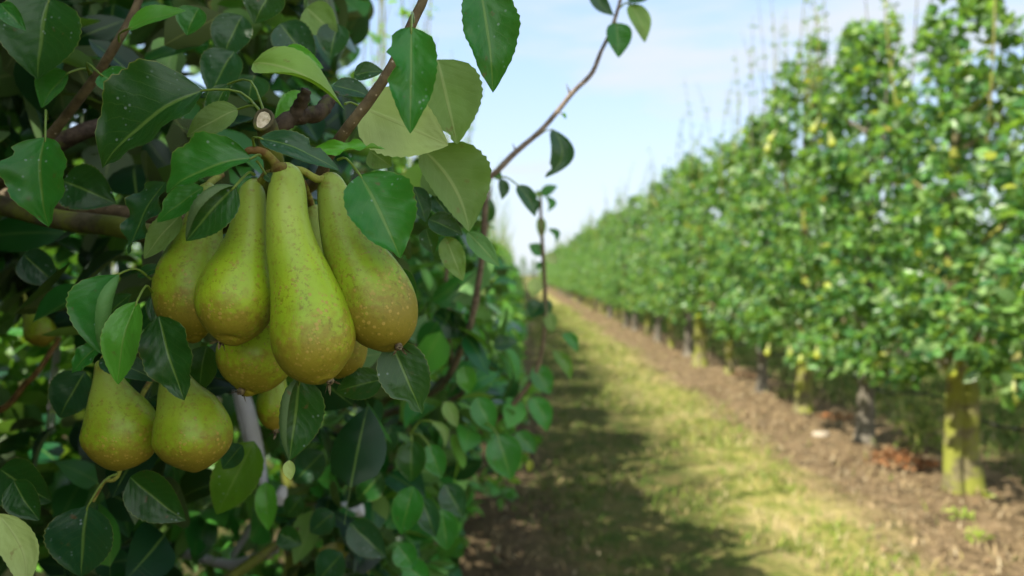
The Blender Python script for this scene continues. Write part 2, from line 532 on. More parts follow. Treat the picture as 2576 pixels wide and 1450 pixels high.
def place_leaf(parent, b, t, wd, d, dt=0.0, n=(0, .3), under=False, tint='mid', pet=None, name='leaf', label=None,
               curl=(.3, .3), bend=.05, skew=0, wl=None, wr=None, mname='leaf', lw=1.0, **kw):
    """a leaf seen in the photograph: stalk end b and tip t in photo units, wd its breadth, d its distance"""
    k = d / FPX
    p0, p1 = P(b[0], b[1], d), P(t[0], t[1], d + dt)
    nn = -FWD + RGT * n[0] + UPV * n[1]
    hl = (wl if wl is not None else wd / 2) * k; hr = (wr if wr is not None else wd / 2) * k
    if under:
        nn, hl, hr = -nn, hr, hl
        curl = (-curl[1], -curl[0]); bend = -bend; skew = -skew
        kw['fold'] = kw.get('fold', -.08)
    mb = MB()
    seed = int(abs(b[0] * 7 + b[1] * 13 + t[0])) % 99991
    c = np.array(TINT[tint]) * np.random.default_rng(seed).uniform(.88, 1.14)
    leaf_into(mb, p0, p1, nn, hl, hr, bend=bend, curl=curl, skew=skew, tint=c, seed=seed, **kw)
    if pet is not None:
        q = [np.array([pet[0], pet[1], pet[2] if len(pet) > 2 else d + .012])]
        e = P(*q[0]); ax = unit(p1 - p0)
        mid = (e + p0) / 2 - ax * .12 * np.linalg.norm(e - p0) + UPV * .1 * np.linalg.norm(e - p0)
        tube(mb, [e, mid, p0, p0 + ax * .1 * np.linalg.norm(p1 - p0)], [.0009 * lw, .0007 * lw, .0007 * lw, .0004 * lw], 6, smooth=10,
             tint=(.16, .2, .03))
        mb.uv[-1][:] = (.5, .5); mb.uv[-2][:] = (.5, .5); mb.uv[-3][:] = (.5, .5)
    o = mb.build(name, M[mname], parent)
    if label: o['label'] = label
    return o


def leaf_mass(mb, pos, ax, nor, L, W, tint, rr, nu=2, nv=6, pet=.35, bend=.12, fold=.2):
    """many leaves at once: rows of pos are stalk ends, ax their directions"""
    n = len(pos)
    ax = unit(ax); nor = unit(nor - ax * np.sum(nor * ax, 1, keepdims=True)); s = np.cross(ax, nor)
    vs = np.array([-pet, 0.0, *np.linspace(0, 1, nv)[1:]]) if pet > 0 else np.linspace(0, 1, nv)
    prof = np.where(vs <= 0, .012, np.maximum(np.interp(np.maximum(vs, 0), PV, PW), .0))
    us = np.linspace(-1, 1, 2 * nu + 1)
    bd = rr.normal(bend, .10, n); fd = rr.uniform(-.05, fold * 2, n); cl = rr.normal(.1, .3, n); tw = rr.normal(0, .35, n)
    vv, uu = np.meshgrid(vs, us, indexing='ij'); pp = np.repeat(prof[:, None], len(us), 1)
    vv, uu, pp = vv.ravel(), uu.ravel(), pp.ravel()
    x = uu * pp
    off_s = x[None] * (W / 2)[:, None]
    off_n = (np.abs(x)[None] * fd[:, None] + (x ** 2)[None] * cl[:, None] * .5) * (W / 2)[:, None] - bd[:, None] * L[:, None] * (vv ** 2)[None] * 1.3 * np.sign(vv)[None] * (vv > 0)
    off_n = off_n + off_s * tw[:, None] * vv[None]
    org = pos + ax * (pet * L)[:, None]
    V = org[:, None] + ax[:, None] * (vv[None] * L[:, None])[..., None] + s[:, None] * off_s[..., None] + nor[:, None] * off_n[..., None]
    k = len(vv); m = len(us)
    i, j = np.meshgrid(np.arange(len(vs) - 1), np.arange(m - 1), indexing='ij')
    f = np.stack([i * m + j, i * m + j + 1, (i + 1) * m + j + 1, (i + 1) * m + j], -1).reshape(-1, 4)
    F = (f[None] + (np.arange(n) * k)[:, None, None]).reshape(-1, 4)
    UV = np.tile(np.stack([np.where(vv <= 0, .5, .5 + uu * .5), np.clip(vv, 0, 1)], -1), (n, 1))
    mb.add(V.reshape(-1, 3), F, UV, np.repeat(tint, k, 0))


def rosette(centres, out, per, rr, Lr=(.045, .075), asp=(.55, .75), up=.6, droop=.15, spread=.9):
    """leaf arrays for leaf rosettes sitting on the centres, opening along out"""
    c = np.repeat(centres, per, 0); o = np.repeat(out, per, 0); n = len(c)
    ax = unit(o * .7 + rr.normal(size=(n, 3)) * spread * .7 + np.array([0, 0, -droop]))
    nor = unit(o * .45 + np.array([0, 0, up]) + rr.normal(size=(n, 3)) * .38)
    L = rr.uniform(*Lr, n); W = L * rr.uniform(*asp, n)
    return c + rr.normal(size=(n, 3)) * .012, ax, nor, L, W


def mixtint(n, rr, table):
    w = np.array([t[0] for t in table]); c = np.array([t[1] for t in table])
    i = rr.choice(len(w), n, p=w / w.sum())
    return c[i] * rr.uniform(.75, 1.3, (n, 1)) * np.array([1, 1, 1])


ROW_T = [(5, (.064, .160, .038)), (4, (.035, .108, .034)), (4, (.112, .212, .055)), (2, (.16, .24, .105)), (4, (.018, .066, .026)),
         (.3, (.24, .26, .04)), (.05, (.24, .17, .04))]
LEFT_T = [(3, (.008, .060, .010)), (8, (.003, .024, .008)), (2, (.020, .100, .013)), (.5, (.06, .16, .02)), (.04, (.2, .19, .03))]  # deep crown shade put into these dark leaf tints
LANE2_T = [(4, (.018, .110, .018)), (3, (.007, .052, .016)), (4, (.042, .160, .024)), (1.4, (.09, .22, .03))]
LANE_T = [(4, (.035, .150, .022)), (2, (.018, .095, .020)), (4, (.075, .200, .028)), (1.5, (.13, .24, .035)), (.15, (.25, .24, .04))]  # lighter leaf tints with sunlight put into the colour

# ------------------------------------------------------------------ setting: ground
gx = np.r_[-500, -120, -40, np.linspace(-9, 12, 85), 40, 120, 500]
gy = np.r_[-200, -40, np.linspace(-4, 24, 113), 40, 80, 160, 900]
GX, GY = np.meshgrid(gx, gy, indexing='ij')
GZ = .018 * np.sin(GX * 3.1 + 1.3 * np.sin(GY * 1.9)) * np.cos(GY * 2.3) + .012 * np.sin(GX * 7 + GY * 5)
GZ = np.where((np.abs(GX - 1.5) < 10.5) & (GY > -4) & (GY < 24), GZ, 0)
i, j = np.meshgrid(np.arange(len(gx) - 1), np.arange(len(gy) - 1), indexing='ij')
k = len(gy)
gf = np.stack([i * k + j, (i + 1) * k + j, (i + 1) * k + j + 1, i * k + j + 1], -1).reshape(-1, 4)
g = MB().add(np.stack([GX, GY, GZ], -1).reshape(-1, 3), gf).build('ground', M['ground'])
tag(g, kind='structure')


def blades(name, n, xr, yr, hr, wr, table, seed, lie=.4, dens=None, mname='grass', seg=2):
    rr = np.random.default_rng(seed)
    x = rr.uniform(*xr, n); y = yr[0] + (yr[1] - yr[0]) * rr.uniform(0, 1, n) ** 1.5
    if dens is not None:
        kx = dens(x, y, rr); x, y = x[kx], y[kx]; n = len(x)
    h = rr.uniform(*hr, n) * (1 + .03 * y); wd = rr.uniform(*wr, n) * (1 + .06 * y)
    az = rr.uniform(0, 6.28, n)
    d = np.stack([np.cos(az), np.sin(az), np.zeros(n)], -1); sd = np.stack([-np.sin(az), np.cos(az), np.zeros(n)], -1)
    le = np.clip(rr.normal(lie, .25, n), .05, 1.3)[:, None]
    base = np.stack([x, y, np.full(n, -.012)], -1)
    mid = base + d * (h[:, None] * .5 * np.sin(le * .7)) + np.array([0, 0, 1]) * (h[:, None] * .5 * np.cos(le * .7))
    tip = mid + d * (h[:, None] * .5 * np.sin(le * 1.5)) + np.array([0, 0, 1]) * (h[:, None] * .5 * np.cos(le * 1.5))
    w2 = wd[:, None] / 2
    V = np.stack([base - sd * w2, base + sd * w2, mid + sd * w2 * .8, mid - sd * w2 * .8, tip], 1)
    q = np.arange(n)[:, None] * 5
    mb = MB(); t = np.repeat(mixtint(n, rr, table), 5, 0)
    mb.add(V.reshape(-1, 3), (q + np.array([0, 1, 2, 3])).reshape(-1, 4), None, t)
    mb.f.append((q + np.array([3, 2, 4])).reshape(-1, 3)); mb.mi.append(np.zeros(n))
    return tag(mb.build(name, M[mname]), kind='stuff')


def lane(x, y, rr):
    c = .95 + .12 * np.sin(y * 1.3) + .08 * np.sin(y * 3.1)
    e = np.abs(x - c) / .80
    clump = .5 + .5 * np.sin(x * 5.1 + 2 * np.sin(y * 2.3)) * np.sin(y * 3.7 + 1.5 * np.sin(x * 4))
    return rr.uniform(0, 1, len(x)) < np.clip(1.15 - e ** 3, .03, 1) * (.25 + .75 * clump)


GR = [(6, (.11, .19, .02)), (5, (.18, .235, .034)), (4, (.36, .305, .11)), (2, (.07, .13, .016)), (3, (.40, .335, .18))]
DG = [(5, (.045, .085, .012)), (3, (.075, .11, .018)), (2, (.11, .10, .035)), (.5, (.25, .21, .09))]  # grass tones darkened to carry the row's shade


def lit_side(x, y, rr):
    return lane(x, y, rr) & (x + .25 * np.sin(y * 2.1) + rr.normal(0, .12, len(x)) > 1.02)


def shade_side(x, y, rr):
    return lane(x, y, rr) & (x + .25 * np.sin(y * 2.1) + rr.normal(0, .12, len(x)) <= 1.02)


gr = blades('grass', 120000, (-.4, 2.3), (1.2, 26), (.03, .085), (.003, .007), GR, 11, .75, lit_side)
gm = blades('grass', 110000, (-.4, 2.3), (1.2, 26), (.025, .07), (.003, .007), DG, 21, .75, shade_side)
gm['label'] = 'short grass with shade painted into its colour on the left half of the lane'
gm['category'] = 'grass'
gr['label'] = 'short sparse grass and dry straw on the sunlit half of the lane'
gr['category'] = 'grass'


def far_lane(x, y, rr):
    return rr.uniform(0, 1, len(x)) < np.clip(1.2 - (np.abs(x - 4.1) / 1.3) ** 4, .15, 1)


g2 = blades('grass', 60000, (2.8, 5.5), (2.2, 24), (.05, .12), (.004, .009), [(4, (.055, .11, .018)), (3, (.10, .14, .03)), (1, (.22, .20, .08))], 13, .6, far_lane)  # dark grass added to deepen the shade beneath the canopy
g2['label'] = 'grass added dark as shade in the next lane beyond the right row'
g2['category'] = 'grass'


def understrip(x, y, rr):
    return rr.uniform(0, 1, len(x)) < np.clip((np.abs(x - .9) - .45) * 2, .12, 1) * np.where(x < .4, .3, 1)


LT = [(5, (.30, .225, .12)), (3, (.20, .140, .075)), (3, (.09, .065, .04)), (2, (.35, .29, .18)), (.2, (.22, .12, .055))]
lt = blades('leaf_litter', 60000, (-.9, 3.6), (1.2, 22), (.025, .09), (.003, .009), LT, 12, 1.32, understrip, 'litter')
lt['label'] = 'dry leaves, straw and twigs littering the bare soil under the trees'
lt['category'] = 'litter'


def copy_tree(o, parent=None):
    c = o.copy(); COL.objects.link(c)
    c.parent = parent
    for ch in list(o.children): copy_tree(ch, c)
    return c


# ------------------------------------------------------------------ orchard rows
def skeleton(seed, leaders, height, rad=.07, double=False, lean=0.0, low=.75, lead_h=None):
    """trunk with flared foot, limbs and upright leaders"""
    rr = np.random.default_rng(seed); mb = MB()
    b = np.array([rr.normal(0, .02), lean, 0])
    if double:
        tube(mb, [[-.045, -.02, -.03], [-.05, -.02, .05], [-.045, -.01, .3], [-.05, -.03, .55], [-.10, -.12, .8], [-.14, -.3, 1.1]],
             [.062, .052, .046, .045, .038, .026], 12, smooth=22, rough=.03, seed=seed)
        tube(mb, [[.05, .02, -.03], [.05, .015, .04], [.035, .01, .25], [.03, .01, .55], [.02, .06, .8], [0, .1, 1.2], [0, .05, height * .85]],
             [.105, .085, .068, .070, .060, .04, .012], 14, smooth=30, rough=.03, seed=seed + 1)
    else:
        tube(mb, [[0, 0, -.04], [0, 0, .03], [.005, .01, .18], b * .3 + [0, 0, .45], b * .5 + [0, 0, .8], b * .4 + [0, 0, 1.4], b * .2 + [0, 0, height * .85]],
             [rad * 1.7, rad * 1.3, rad * 1.02, rad * .95, rad * .85, rad * .5, .010], 12, smooth=30, rough=.035, seed=seed)
    tips = []
    for q in range(9):
        z = low + (height * .75 - low) * (q + .5) / 9
        az = rr.uniform(0, 6.28); ln = rr.uniform(.3, .55)
        e = np.array([math.cos(az) * ln * .75, math.sin(az) * ln, z + rr.uniform(.15, .35)])
        tube(mb, [[0, 0, z - .1], e * [.5, .5, 0] + [0, 0, z + .02], e], [.022, .014, .006], 6, smooth=7, seed=seed + q)
        tips.append(e)
    lead = []
    for q in range(leaders):
        y = rr.uniform(-.5, .5); x = rr.uniform(-.25, .25)
        top = (lead_h or height) * rr.uniform(.86, 1.06)
        st = [[x * .6, y * .7, height * .55], [x, y, height * .75], [x + rr.normal(0, .04), y + rr.normal(0, .05), height * .75 + (top - height * .75) * .55], [x + rr.normal(0, .11), y + rr.normal(0, .12), top]]
        tube(mb, st, [.010, .0058, .0042, .0018], 5, smooth=10)
        lead.append(spline(st, 16))
    return mb, lead


def crown(seed, leads, height, n_c, half=.5, low=.72, per=9, table=ROW_T, Lr=(.05, .08), nu=2, nv=5, pet=.3, hy=.55, extra=None, keep=None, lead_leaves=34, topcut=.93, gaps=True):
    rr = np.random.default_rng(seed + 500); mb = MB()
    z = low + (height * topcut - low) * rr.beta(1.05, 1.25, n_c)
    f = (z - low) / (height * topcut - low)
    hw = half * np.interp(f, [0, .08, .25, .55, .72, 1], [.80, 1.0, 1.0, .88, .58, .22])
    yy = hy * np.interp(f, [0, .5, .68, .85, 1], [1, .95, .56, .38, .15])
    ang = rr.uniform(0, 6.28, n_c); r_ = rr.uniform(0, 1, n_c) ** .38
    x = np.cos(ang) * hw * r_ + np.sign(np.cos(ang)) * hw * .12; y = rr.uniform(-1, 1, n_c) * yy
    if gaps:
        gap = np.sin(y * 6 + seed) * np.sin(z * 5.3 + seed * 1.7) + .6 * np.sin(x * 9 + z * 11 + seed)
        k = gap > -.55
        x, y, z = x[k], y[k], z[k]
    c = np.stack([x, y, z], -1)
    if extra is not None: c = np.vstack([c, extra])
    out = unit(np.stack([c[:, 0] * 2.2, c[:, 1] * .5, np.full(len(c), .12)], -1) + rr.normal(size=(len(c), 3)) * .35)
    p, a, no, L, W = rosette(c, out, per, rr, Lr)
    for st in leads:
        m = lead_leaves; t = rr.uniform(.35, .99, m); idx = (t * (len(st) - 1)).astype(int)
        az = rr.uniform(0, 6.28, m)
        d = np.stack([np.cos(az), np.sin(az), rr.uniform(-.2, .7, m)], -1)
        p = np.vstack([p, st[idx]]); a = np.vstack([a, d]); no = np.vstack([no, np.tile([0, 0, 1.0], (m, 1)) + rr.normal(size=(m, 3)) * .4])
        l2 = rr.uniform(Lr[0] * .7, Lr[1] * .85, m) * (1.1 - .5 * t); L = np.r_[L, l2]; W = np.r_[W, l2 * .6]
    if keep is not None:
        k = keep(p + unit(a) * L[:, None] * .7)
        p, a, no, L, W = p[k], a[k], no[k], L[k], W[k]
    leaf_mass(mb, p, a, no, L, W, mixtint(len(p), rr, table), rr, nu, nv, pet)
    return mb


def row_tree(loc, seed, label, height=2.9, leaders=6, n_c=430, half=.5, trunk='trunk', group=None, lead_h=None, table=ROW_T, **kw):
    root = empty('pear_tree', loc)
    tag(root, label, 'tree', group)
    sk = {k_: kw.pop(k_) for k_ in ('rad', 'double', 'lean') if k_ in kw}
    mb, leads = skeleton(seed, leaders, height, lead_h=lead_h, low=kw.get('low', .72), **sk)
    mb_at(mb, loc).build('trunk', M[trunk], root)
    mb_at(crown(seed, leads, height, n_c, half, table=table, **kw), loc).build('crown', M['row'], root)
    return root


def mb_at(mb, loc):
    mb.v = [v + np.asarray(loc, float) for v in mb.v]
    return mb


XR, XL = 2.47, -0.58
G_RIGHT = 'pear trees in the row right of the grass lane'
G_LEFT = 'pear trees in the row left of the grass lane'
near = [
    (2.75, 31, 'pear tree at the right edge of the view, only its leafy side showing', dict(height=2.75, leaders=3, lead_h=3.1, n_c=740, low=.56, Lr=(.052, .080))),
    (3.85, 32, 'pear tree with thick double mossy yellow trunk, nearest trunk beside the lane', dict(height=3.05, leaders=3, double=True, lead_h=3.4, n_c=720, low=.56, Lr=(.052, .080))),
    (4.90, 33, 'pear tree with slim grey trunk beside the rusty dead weeds', dict(height=3.2, leaders=4, trunk='trunk_grey', rad=.058, lead_h=3.5, n_c=740, low=.56, Lr=(.052, .080))),
    (5.97, 34, 'pear tree with flared mossy trunk, third trunk from the double trunked tree', dict(height=3.5, leaders=8, rad=.066, lead_h=4.0, n_c=740, low=.56, Lr=(.052, .080))),
    (7.00, 35, 'pear tree with narrow shaded trunk, fourth trunk along the right row', dict(height=3.0, leaders=7, rad=.05, lead_h=3.8, trunk='trunk_grey', n_c=740, low=.56, Lr=(.052, .080))),
    (8.10, 36, 'pear tree with slender trunk right behind the bright yellow one', dict(height=3.0, leaders=5, rad=.05, lead_h=3.6, n_c=540)),
    (8.98, 37, 'pear tree with bright sunlit yellow trunk standing proud of the row', dict(height=3.1, leaders=5, rad=.085, lead_h=3.6, n_c=560)),
]
for y, sd, lab, kw in near:
    row_tree((XR + (.0 if y != 8.98 else -.12), y, 0), sd, lab, group=G_RIGHT, **kw)
variants = []
for q in range(5):
    variants.append(row_tree((0, 0, 0), 60 + q, 'x', height=2.9 + .14 * (q % 3), lead_h=3.3, leaders=2 + q % 3, n_c=520, per=8, low=.50, trunk='trunk_grey' if q % 2 else 'trunk', nv=4, pet=.2,
                             Lr=(.052, .082), rad=.05 + .008 * (q % 2)))
used = [False] * 5


def row_copy(x, y, label, group, sc=1.0, flip=False):
    q = int(rng.integers(5))
    if not used[q]: o = variants[q]; used[q] = True
    else: o = copy_tree(variants[q])
    o.location = (x, y, 0); o.rotation_euler = (0, 0, math.pi if flip else 0)
    o.scale = (1, 1, sc)
    o['label'] = label; o['group'] = group
    return o


ORD = ['eighth', 'ninth', 'tenth', 'eleventh', 'twelfth']
y = 10.05
for q in range(58):
    lab = (ORD[q] + ' pear tree along the right row, its trunk partly lit' if q < 5 else
           'distant pear tree of the right row whose crown merges with its neighbours')
    row_copy(XR + rng.normal(0, .04), y, lab, G_RIGHT, rng.uniform(.92, 1.10), bool(rng.integers(2)))
    y += 1.08 + rng.normal(0, .03)
# next row to the right, seen in the gaps under the first
for q in range(26):
    row_copy(XR + 3.05 + rng.normal(0, .05), 3.2 + q * 1.1 + rng.normal(0, .05),
             'pear tree of the farther row, seen through gaps behind the right row', 'pear trees of the farther right row', rng.uniform(.84, .94), bool(rng.integers(2)))
for q in range(18):  # further row added to block low sky light between the trunks
    row_copy(XR + 6.05 + rng.normal(0, .05), 4.5 + q * 1.1 + rng.normal(0, .05),
             'pear tree two rows beyond the lane, added to block low sky light', 'pear trees two rows to the right', rng.uniform(.84, .94), bool(rng.integers(2)))
# row to the left behind the hanging pears
for q in range(9):
    row_copy(XL - 3.0 + rng.normal(0, .05), .7 + q * 1.1 + rng.normal(0, .05),
             'sunlit pear tree of the next row, glimpsed behind the dark leaves', 'pear trees of the farther left row', rng.uniform(.9, 1.0), bool(rng.integers(2)))

# left row: trees that carry on along the lane
for q, (yy, sd, lab) in enumerate([(3.0, 41, 'shaded pear tree third along the left row, behind the upright shoots'),
                                   (4.1, 42, 'shaded pear tree fourth along the left row'),
                                   (5.2, 43, 'shaded pear tree fifth along the left row')]):
    row_tree((XL - .05, yy, 0), sd, lab, height=(1.60, 1.98, 1.70)[q], leaders=8, n_c=560, half=.58, group=G_LEFT, lead_h=2.85, table=LANE_T, low=.35)
lane_variants = [row_tree((0, 0, 0), 80 + q, 'x', height=1.74 + .1 * q, leaders=6, n_c=420, per=8, nv=4, pet=.2, Lr=(.055, .085), half=.60,
                          lead_h=2.8, table=LANE_T, low=.35, group=G_LEFT) for q in range(3)]
y = 6.3
for q in range(40):
    o = lane_variants[q] if q < 3 else copy_tree(lane_variants[int(rng.integers(3))])
    o.location = (XL - .05 + rng.normal(0, .03), y, 0); o.rotation_euler = (0, 0, math.pi * int(rng.integers(2)))
    o.scale = (1, 1, rng.uniform(.82, 1.16))
    o['label'] = 'distant pear tree of the left row whose crown merges with its neighbours'
    y += 1.08

# trees standing across the far end of the lane
for q in range(14):
    row_copy(-8.5 + q * 1.25, 76 + rng.normal(0, .5), 'faraway tree standing across the far end of the grass lane', 'trees closing the far end of the lane',
             rng.uniform(.85, 1.15), bool(rng.integers(2)))
# ------------------------------------------------------------------ the near tree
ROOT = (-.80, .74, 0)
T1 = empty('pear_tree', ROOT)
tag(T1, 'pear tree close by on the left whose dark leaves frame the hanging pears', 'tree', G_LEFT)
tr = MB()
tube(tr, [[-.80, .74, -.04], [-.80, .74, .04], [-.79, .74, .3], [-.82, .74, .8], [-.80, .73, 1.4], [-.78, .72, 2.2]], [.11, .085, .062, .055, .04, .012], 14,
     smooth=30, rough=.03)
for e in ([-.9, .3, 1.7], [-.35, .2, 1.9], [-.8, 1.1, 1.8], [-.3, 1.0, 2.0], [-.25, .5, 2.2], [-.95, .6, 1.3], [-.4, .35, .95], [-.3, .95, .85]):
    e = np.array(e); s0 = np.array([-.8, .73, e[2] - .4])
    tube(tr, [s0, (s0 + e) / 2 + [0, 0, .03], e], [.02, .013, .005], 7, smooth=9)
tr.build('trunk', M['bark_moss'], T1)


def branch(name, pts, rad, m, smooth=20, sides=10, rough=.03, parent=T1, label=None, cap=True):
    mb = MB()
    tube(mb, [P(*p) if not isinstance(p, np.ndarray) else p for p in pts], rad, sides, smooth=smooth, rough=rough, cap=cap, seed=int(abs(pts[1][0])))
    o = mb.build(name, M[m], parent)
    if label: o['label'] = label
    return o


A = np.array
branch('branch', [A([-.80, .74, 1.10]), (-250, 470, .72), (0, 518, .62), (150, 553, .58), (300, 572, .55), (450, 600, .52), (560, 560, .48), (680, 470, .44), (690, 420, .425), (676, 345, .405)],
       [.02, .013, .0092, .0088, .0085, .0080, .0075, .0068, .0064, .0062], 'bark_moss', 40, 12, .04, label='mossy limb running behind the leaves to the cut stub')
cb = MB()
c0, c1 = P(684, 392, .404), P(673, 322, .393)
ax = unit(UPV * .42 - FWD * .88 - RGT * .12)
tube(cb, [c0, c0 * .5 + c1 * .5, c1 + (c1 - c0) * .12], [.0064, .0066, .0058], 18, rough=.05, seed=4)
e1 = unit(np.cross(ax, RGT)); e2 = np.cross(ax, e1); cc_ = c1 + ax * .0052 + UPV * .0012
an = np.linspace(0, 6.283, 20, endpoint=False); wob = 1 + .06 * np.sin(an * 2 + 1) + .04 * np.sin(an * 3)
ring = np.array([cc_ + .0060 * w_ * (1.12 * math.cos(q) * e1 + .92 * math.sin(q) * e2) for q, w_ in zip(an, wob)])
tube(cb, np.vstack([ring, ring[:2]]), .0011, 7, rough=.12, cap=False)
back = ring - ax * .006
cb.add(np.vstack([ring, back]), [[q, (q + 1) % 20, 20 + (q + 1) % 20, 20 + q] for q in range(20)])
cs = cb.build('cut_stub', M['bark_moss'], T1)
cf = MB(); inn = ring * .55 + cc_ * .45 + ax * .0003
cf.add(np.vstack([ring, inn, cc_ + ax * .0001]), [[q, (q + 1) % 20, 20 + (q + 1) % 20, 20 + q] for q in range(20)])
cf.f.append(np.array([[20 + q, 20 + (q + 1) % 20, 40] for q in range(20)])); cf.mi.append(np.zeros(20))
cf.build('cut_face', M['cut'], cs)
branch('branch', [(684, 350, .42), (705, 318, .415), (735, 298, .42), (765, 292, .425), (800, 285, .43), (822, 262, .435), (838, 238, .44)],
       [.0055, .0052, .0050, .0052, .0050, .0046, .0030], 'bark_dark', 26, 12, .07, label='short gnarled dark branch beside the cut stub')
branch('branch', [(742, 297, .42), (752, 270, .418), (764, 246, .416), (772, 226, .415)], [.0048, .0042, .0036, .0030], 'bark_dark', 14, 10, .09)
branch('branch', [A([-.80, .74, 1.32]), (500, 560, .58), (760, 480, .46), (825, 395, .425), (866, 334, .408), (925, 258, .402), (985, 168, .398), (1040, 52, .396), (1068, -10, .395), (1090, -110, .395)],
       [.012, .007, .0045, .0036, .0034, .0032, .0030, .0028, .0026, .0022], 'twig', 46, 10, .02, label='speckled brown shoot rising to the top beside the leaves')
branch('branch', [A([-.80, .74, 1.15]), (-60, 500, .62), (60, 420, .55), (120, 350, .53), (180, 275, .52), (240, 195, .51), (290, 115, .50), (325, 55, .50), (352, -5, .50), (385, -90, .50)],
       [.010, .006, .0042, .0036, .0034, .0032, .003, .0028, .0026, .002], 'twig', 44, 10, .02)
branch('branch', [(60, 440, .60), (130, 372, .60), (220, 328, .60), (330, 300, .62), (430, 290, .66)], [.008, .0075, .007, .006, .005], 'bark_dark', 20, 10, .05)
branch('spur', [(615, 386, .385), (628, 379, .384), (648, 379, .386), (670, 388, .389), (688, 406, .392), (700, 424, .394)], [.0015, .0021, .0023, .0025, .0026, .0036], 'spur', 20, 10, .03)
branch('spur', [(688, 440, .41), (696, 428, .396), (706, 424, .392), (716, 424, .394), (730, 420, .40)], [.0026, .0034, .0036, .0030, .002], 'spur', 14, 12, .06)
branch('twig', [(-40, 1050, .80), (20, 1020, .80), (60, 970, .80), (95, 935, .80), (150, 850, .82)], [.004, .0038, .0036, .0034, .003], 'spur', 14, 8, .02)
branch('twig', [(420, 900, .52), (350, 1010, .50), (300, 1190, .50), (262, 1212, .50), (235, 1262, .50)], [.002, .0018, .0016, .0014, .001], 'stalk', 20, 8, .02)


def LF(*a, **k): return place_leaf(T1, *a, **k)


# crisp leaves round the pears
LF((512, 228), (258, 424), 236, .392, n=(-.15, .35), tint='dark', curl=(.5, .35), bend=.10, fold=.18, wave=.06, pet=(668, 297, .392), wl=112, wr=146)
LF((322, 74), (468, 28), 78, .48, n=(0, .5), tint='lite', curl=(.2, .5), pet=(300, 110, .50))
LF((125, -5), (95, 200), 215, .48, n=(.1, .0), tint='dark', curl=(.2, .2), bend=.05, pet=(170, -80, .5))
LF((172, 184), (104, 272), 140, .49, n=(-.2, .5), tint='mid', curl=(.35, .2), bend=.05, pet=(240, 190, .51))
LF((114, 345), (123, 571), 168, .43, n=(.05, .35), tint='mid', curl=(.5, .6), bend=.12, wave=.10, notch=((1, .22, .07, .22),), pet=(118, 300, .47))
LF((158, 455), (292, 512), 128, .52, n=(.1, .2), tint='dark', bend=.05)
LF((252, 187), (352, 246), 84, .47, n=(0, .5), tint='mid', curl=(.4, .4), pet=(225, 190, .51))
LF((634, 398), (419, 487), 122, .375, n=(0, .45), tint='mid', curl=(.4, .7), bend=.12, fold=.3, wave=.1, wl=54, wr=86, pet=(655, 392, .382))
LF((416, 458), (322, 640), 108, .43, n=(-.3, .35), tint='blue', curl=(.3, .2), wave=.25, bend=.06)
LF((455, 540), (362, 652), 74, .425, n=(0, .2), tint='olive', under=True, curl=(.2, .2))
LF((512, 472), (395, 560), 76, .405, n=(0, .2), tint='mid', curl=(.3, .3), notch=((1, .8, .1, .4),))
LF((592, 468), (468, 607), 112, .372, n=(.1, .15), tint='dark', curl=(.1, 4.0), bend=.03, wl=60, wr=92, pet=(640, 440, .392), label='dark leaf folded over the leftmost big pear with pale margin')
LF((653, 348), (854, 430), 78, .368, n=(.05, .5), tint='blue', curl=(.2, .2), bend=.10, fold=.1, wl=40, wr=34, notch=((-1, .62, .07, .45),), pet=(640, 372, .385))
LF((636, 160), (866, 276), 128, .385, n=(0, .35), tint='leafy', under=True, curl=(-.9, .9), fold=-.35, bend=.16, twist=1.5, skew=-.05, label='yellow green leaf curling to show its olive underside')
LF((700, 150), (814, 172), 78, .40, n=(.1, .25), tint='lite', curl=(.5, .2), bend=.12)
LF((1035, 68), (1032, 337), 150, .362, n=(.15, .25), tint='mid', curl=(.5, .45), fold=.28, wave=.16, bend=.06, notch=((1, .42, .10, .42), (1, .22, .05, .15)), pet=(1040, 56, .388), wl=76, wr=70)
LF((905, 268), (1128, 366), 175, .43, n=(-.1, .1), tint='pale', under=True, curl=(.15, .15), bend=.03, pet=(868, 262, .42), wl=85, wr=95, label='broad leaf showing its pale underside right of the brown shoot')
LF((1100, 150), (1150, 364), 168, .455, n=(.1, -.1), tint='olive', under=True, curl=(.2, .2), bend=.03, wl=96, wr=64, notch=((-1, .88, .05, .5),))
LF((1206, -30), (1240, 234), 158, .392, n=(.2, .2), tint='mid', curl=(.6, .4), bend=.10, fold=.25, wave=.1, wl=88, wr=74, label='long leaf hanging alone against the sky at the top')
LF((905, 440), (1007, 650), 190, .392, n=(.15, .40), tint='mid', curl=(.5, .6), fold=.14, bend=.10, wave=.12, pet=(850, 402, .405), wl=104, wr=88, notch=((1, .93, .05, .4),), label='broad glossy leaf lying right beside the largest tilted pear')
LF((1062, 376), (1180, 584), 165, .47, n=(.1, .0), tint='olive', under=True, curl=(.3, .7), bend=-.10, skew=-.10, wave=.08, wl=112, wr=58)
LF((788, 378), (970, 376), 44, .372, n=(0, .45), tint='lite', curl=(.9, .7), twist=2.2, bend=.03, wave=.4)
LF((1062, 440), (1140, 492), 70, .50, n=(0, .1), tint='olive', under=True)
LF((1088, 490), (1135, 552), 58, .50, n=(.1, .3), tint='blue')
LF((1078, 552), (1164, 592), 66, .485, n=(.1, .4), tint='dark', curl=(.4, .3))
LF((1072, 575), (1090, 640), 50, .50, n=(0, .1), tint='dark')
LF((1040, 470), (1072, 560), 60, .49, n=(.4, .1), tint='blue')
LF((1120, 596), (1165, 708), 64, .49, n=(0, .1), tint='olive', under=True, wave=.15)
LF((1176, 585), (1257, 672), 52, .52, n=(.1, .1), tint='mid', under=True, curl=(.1, .4))
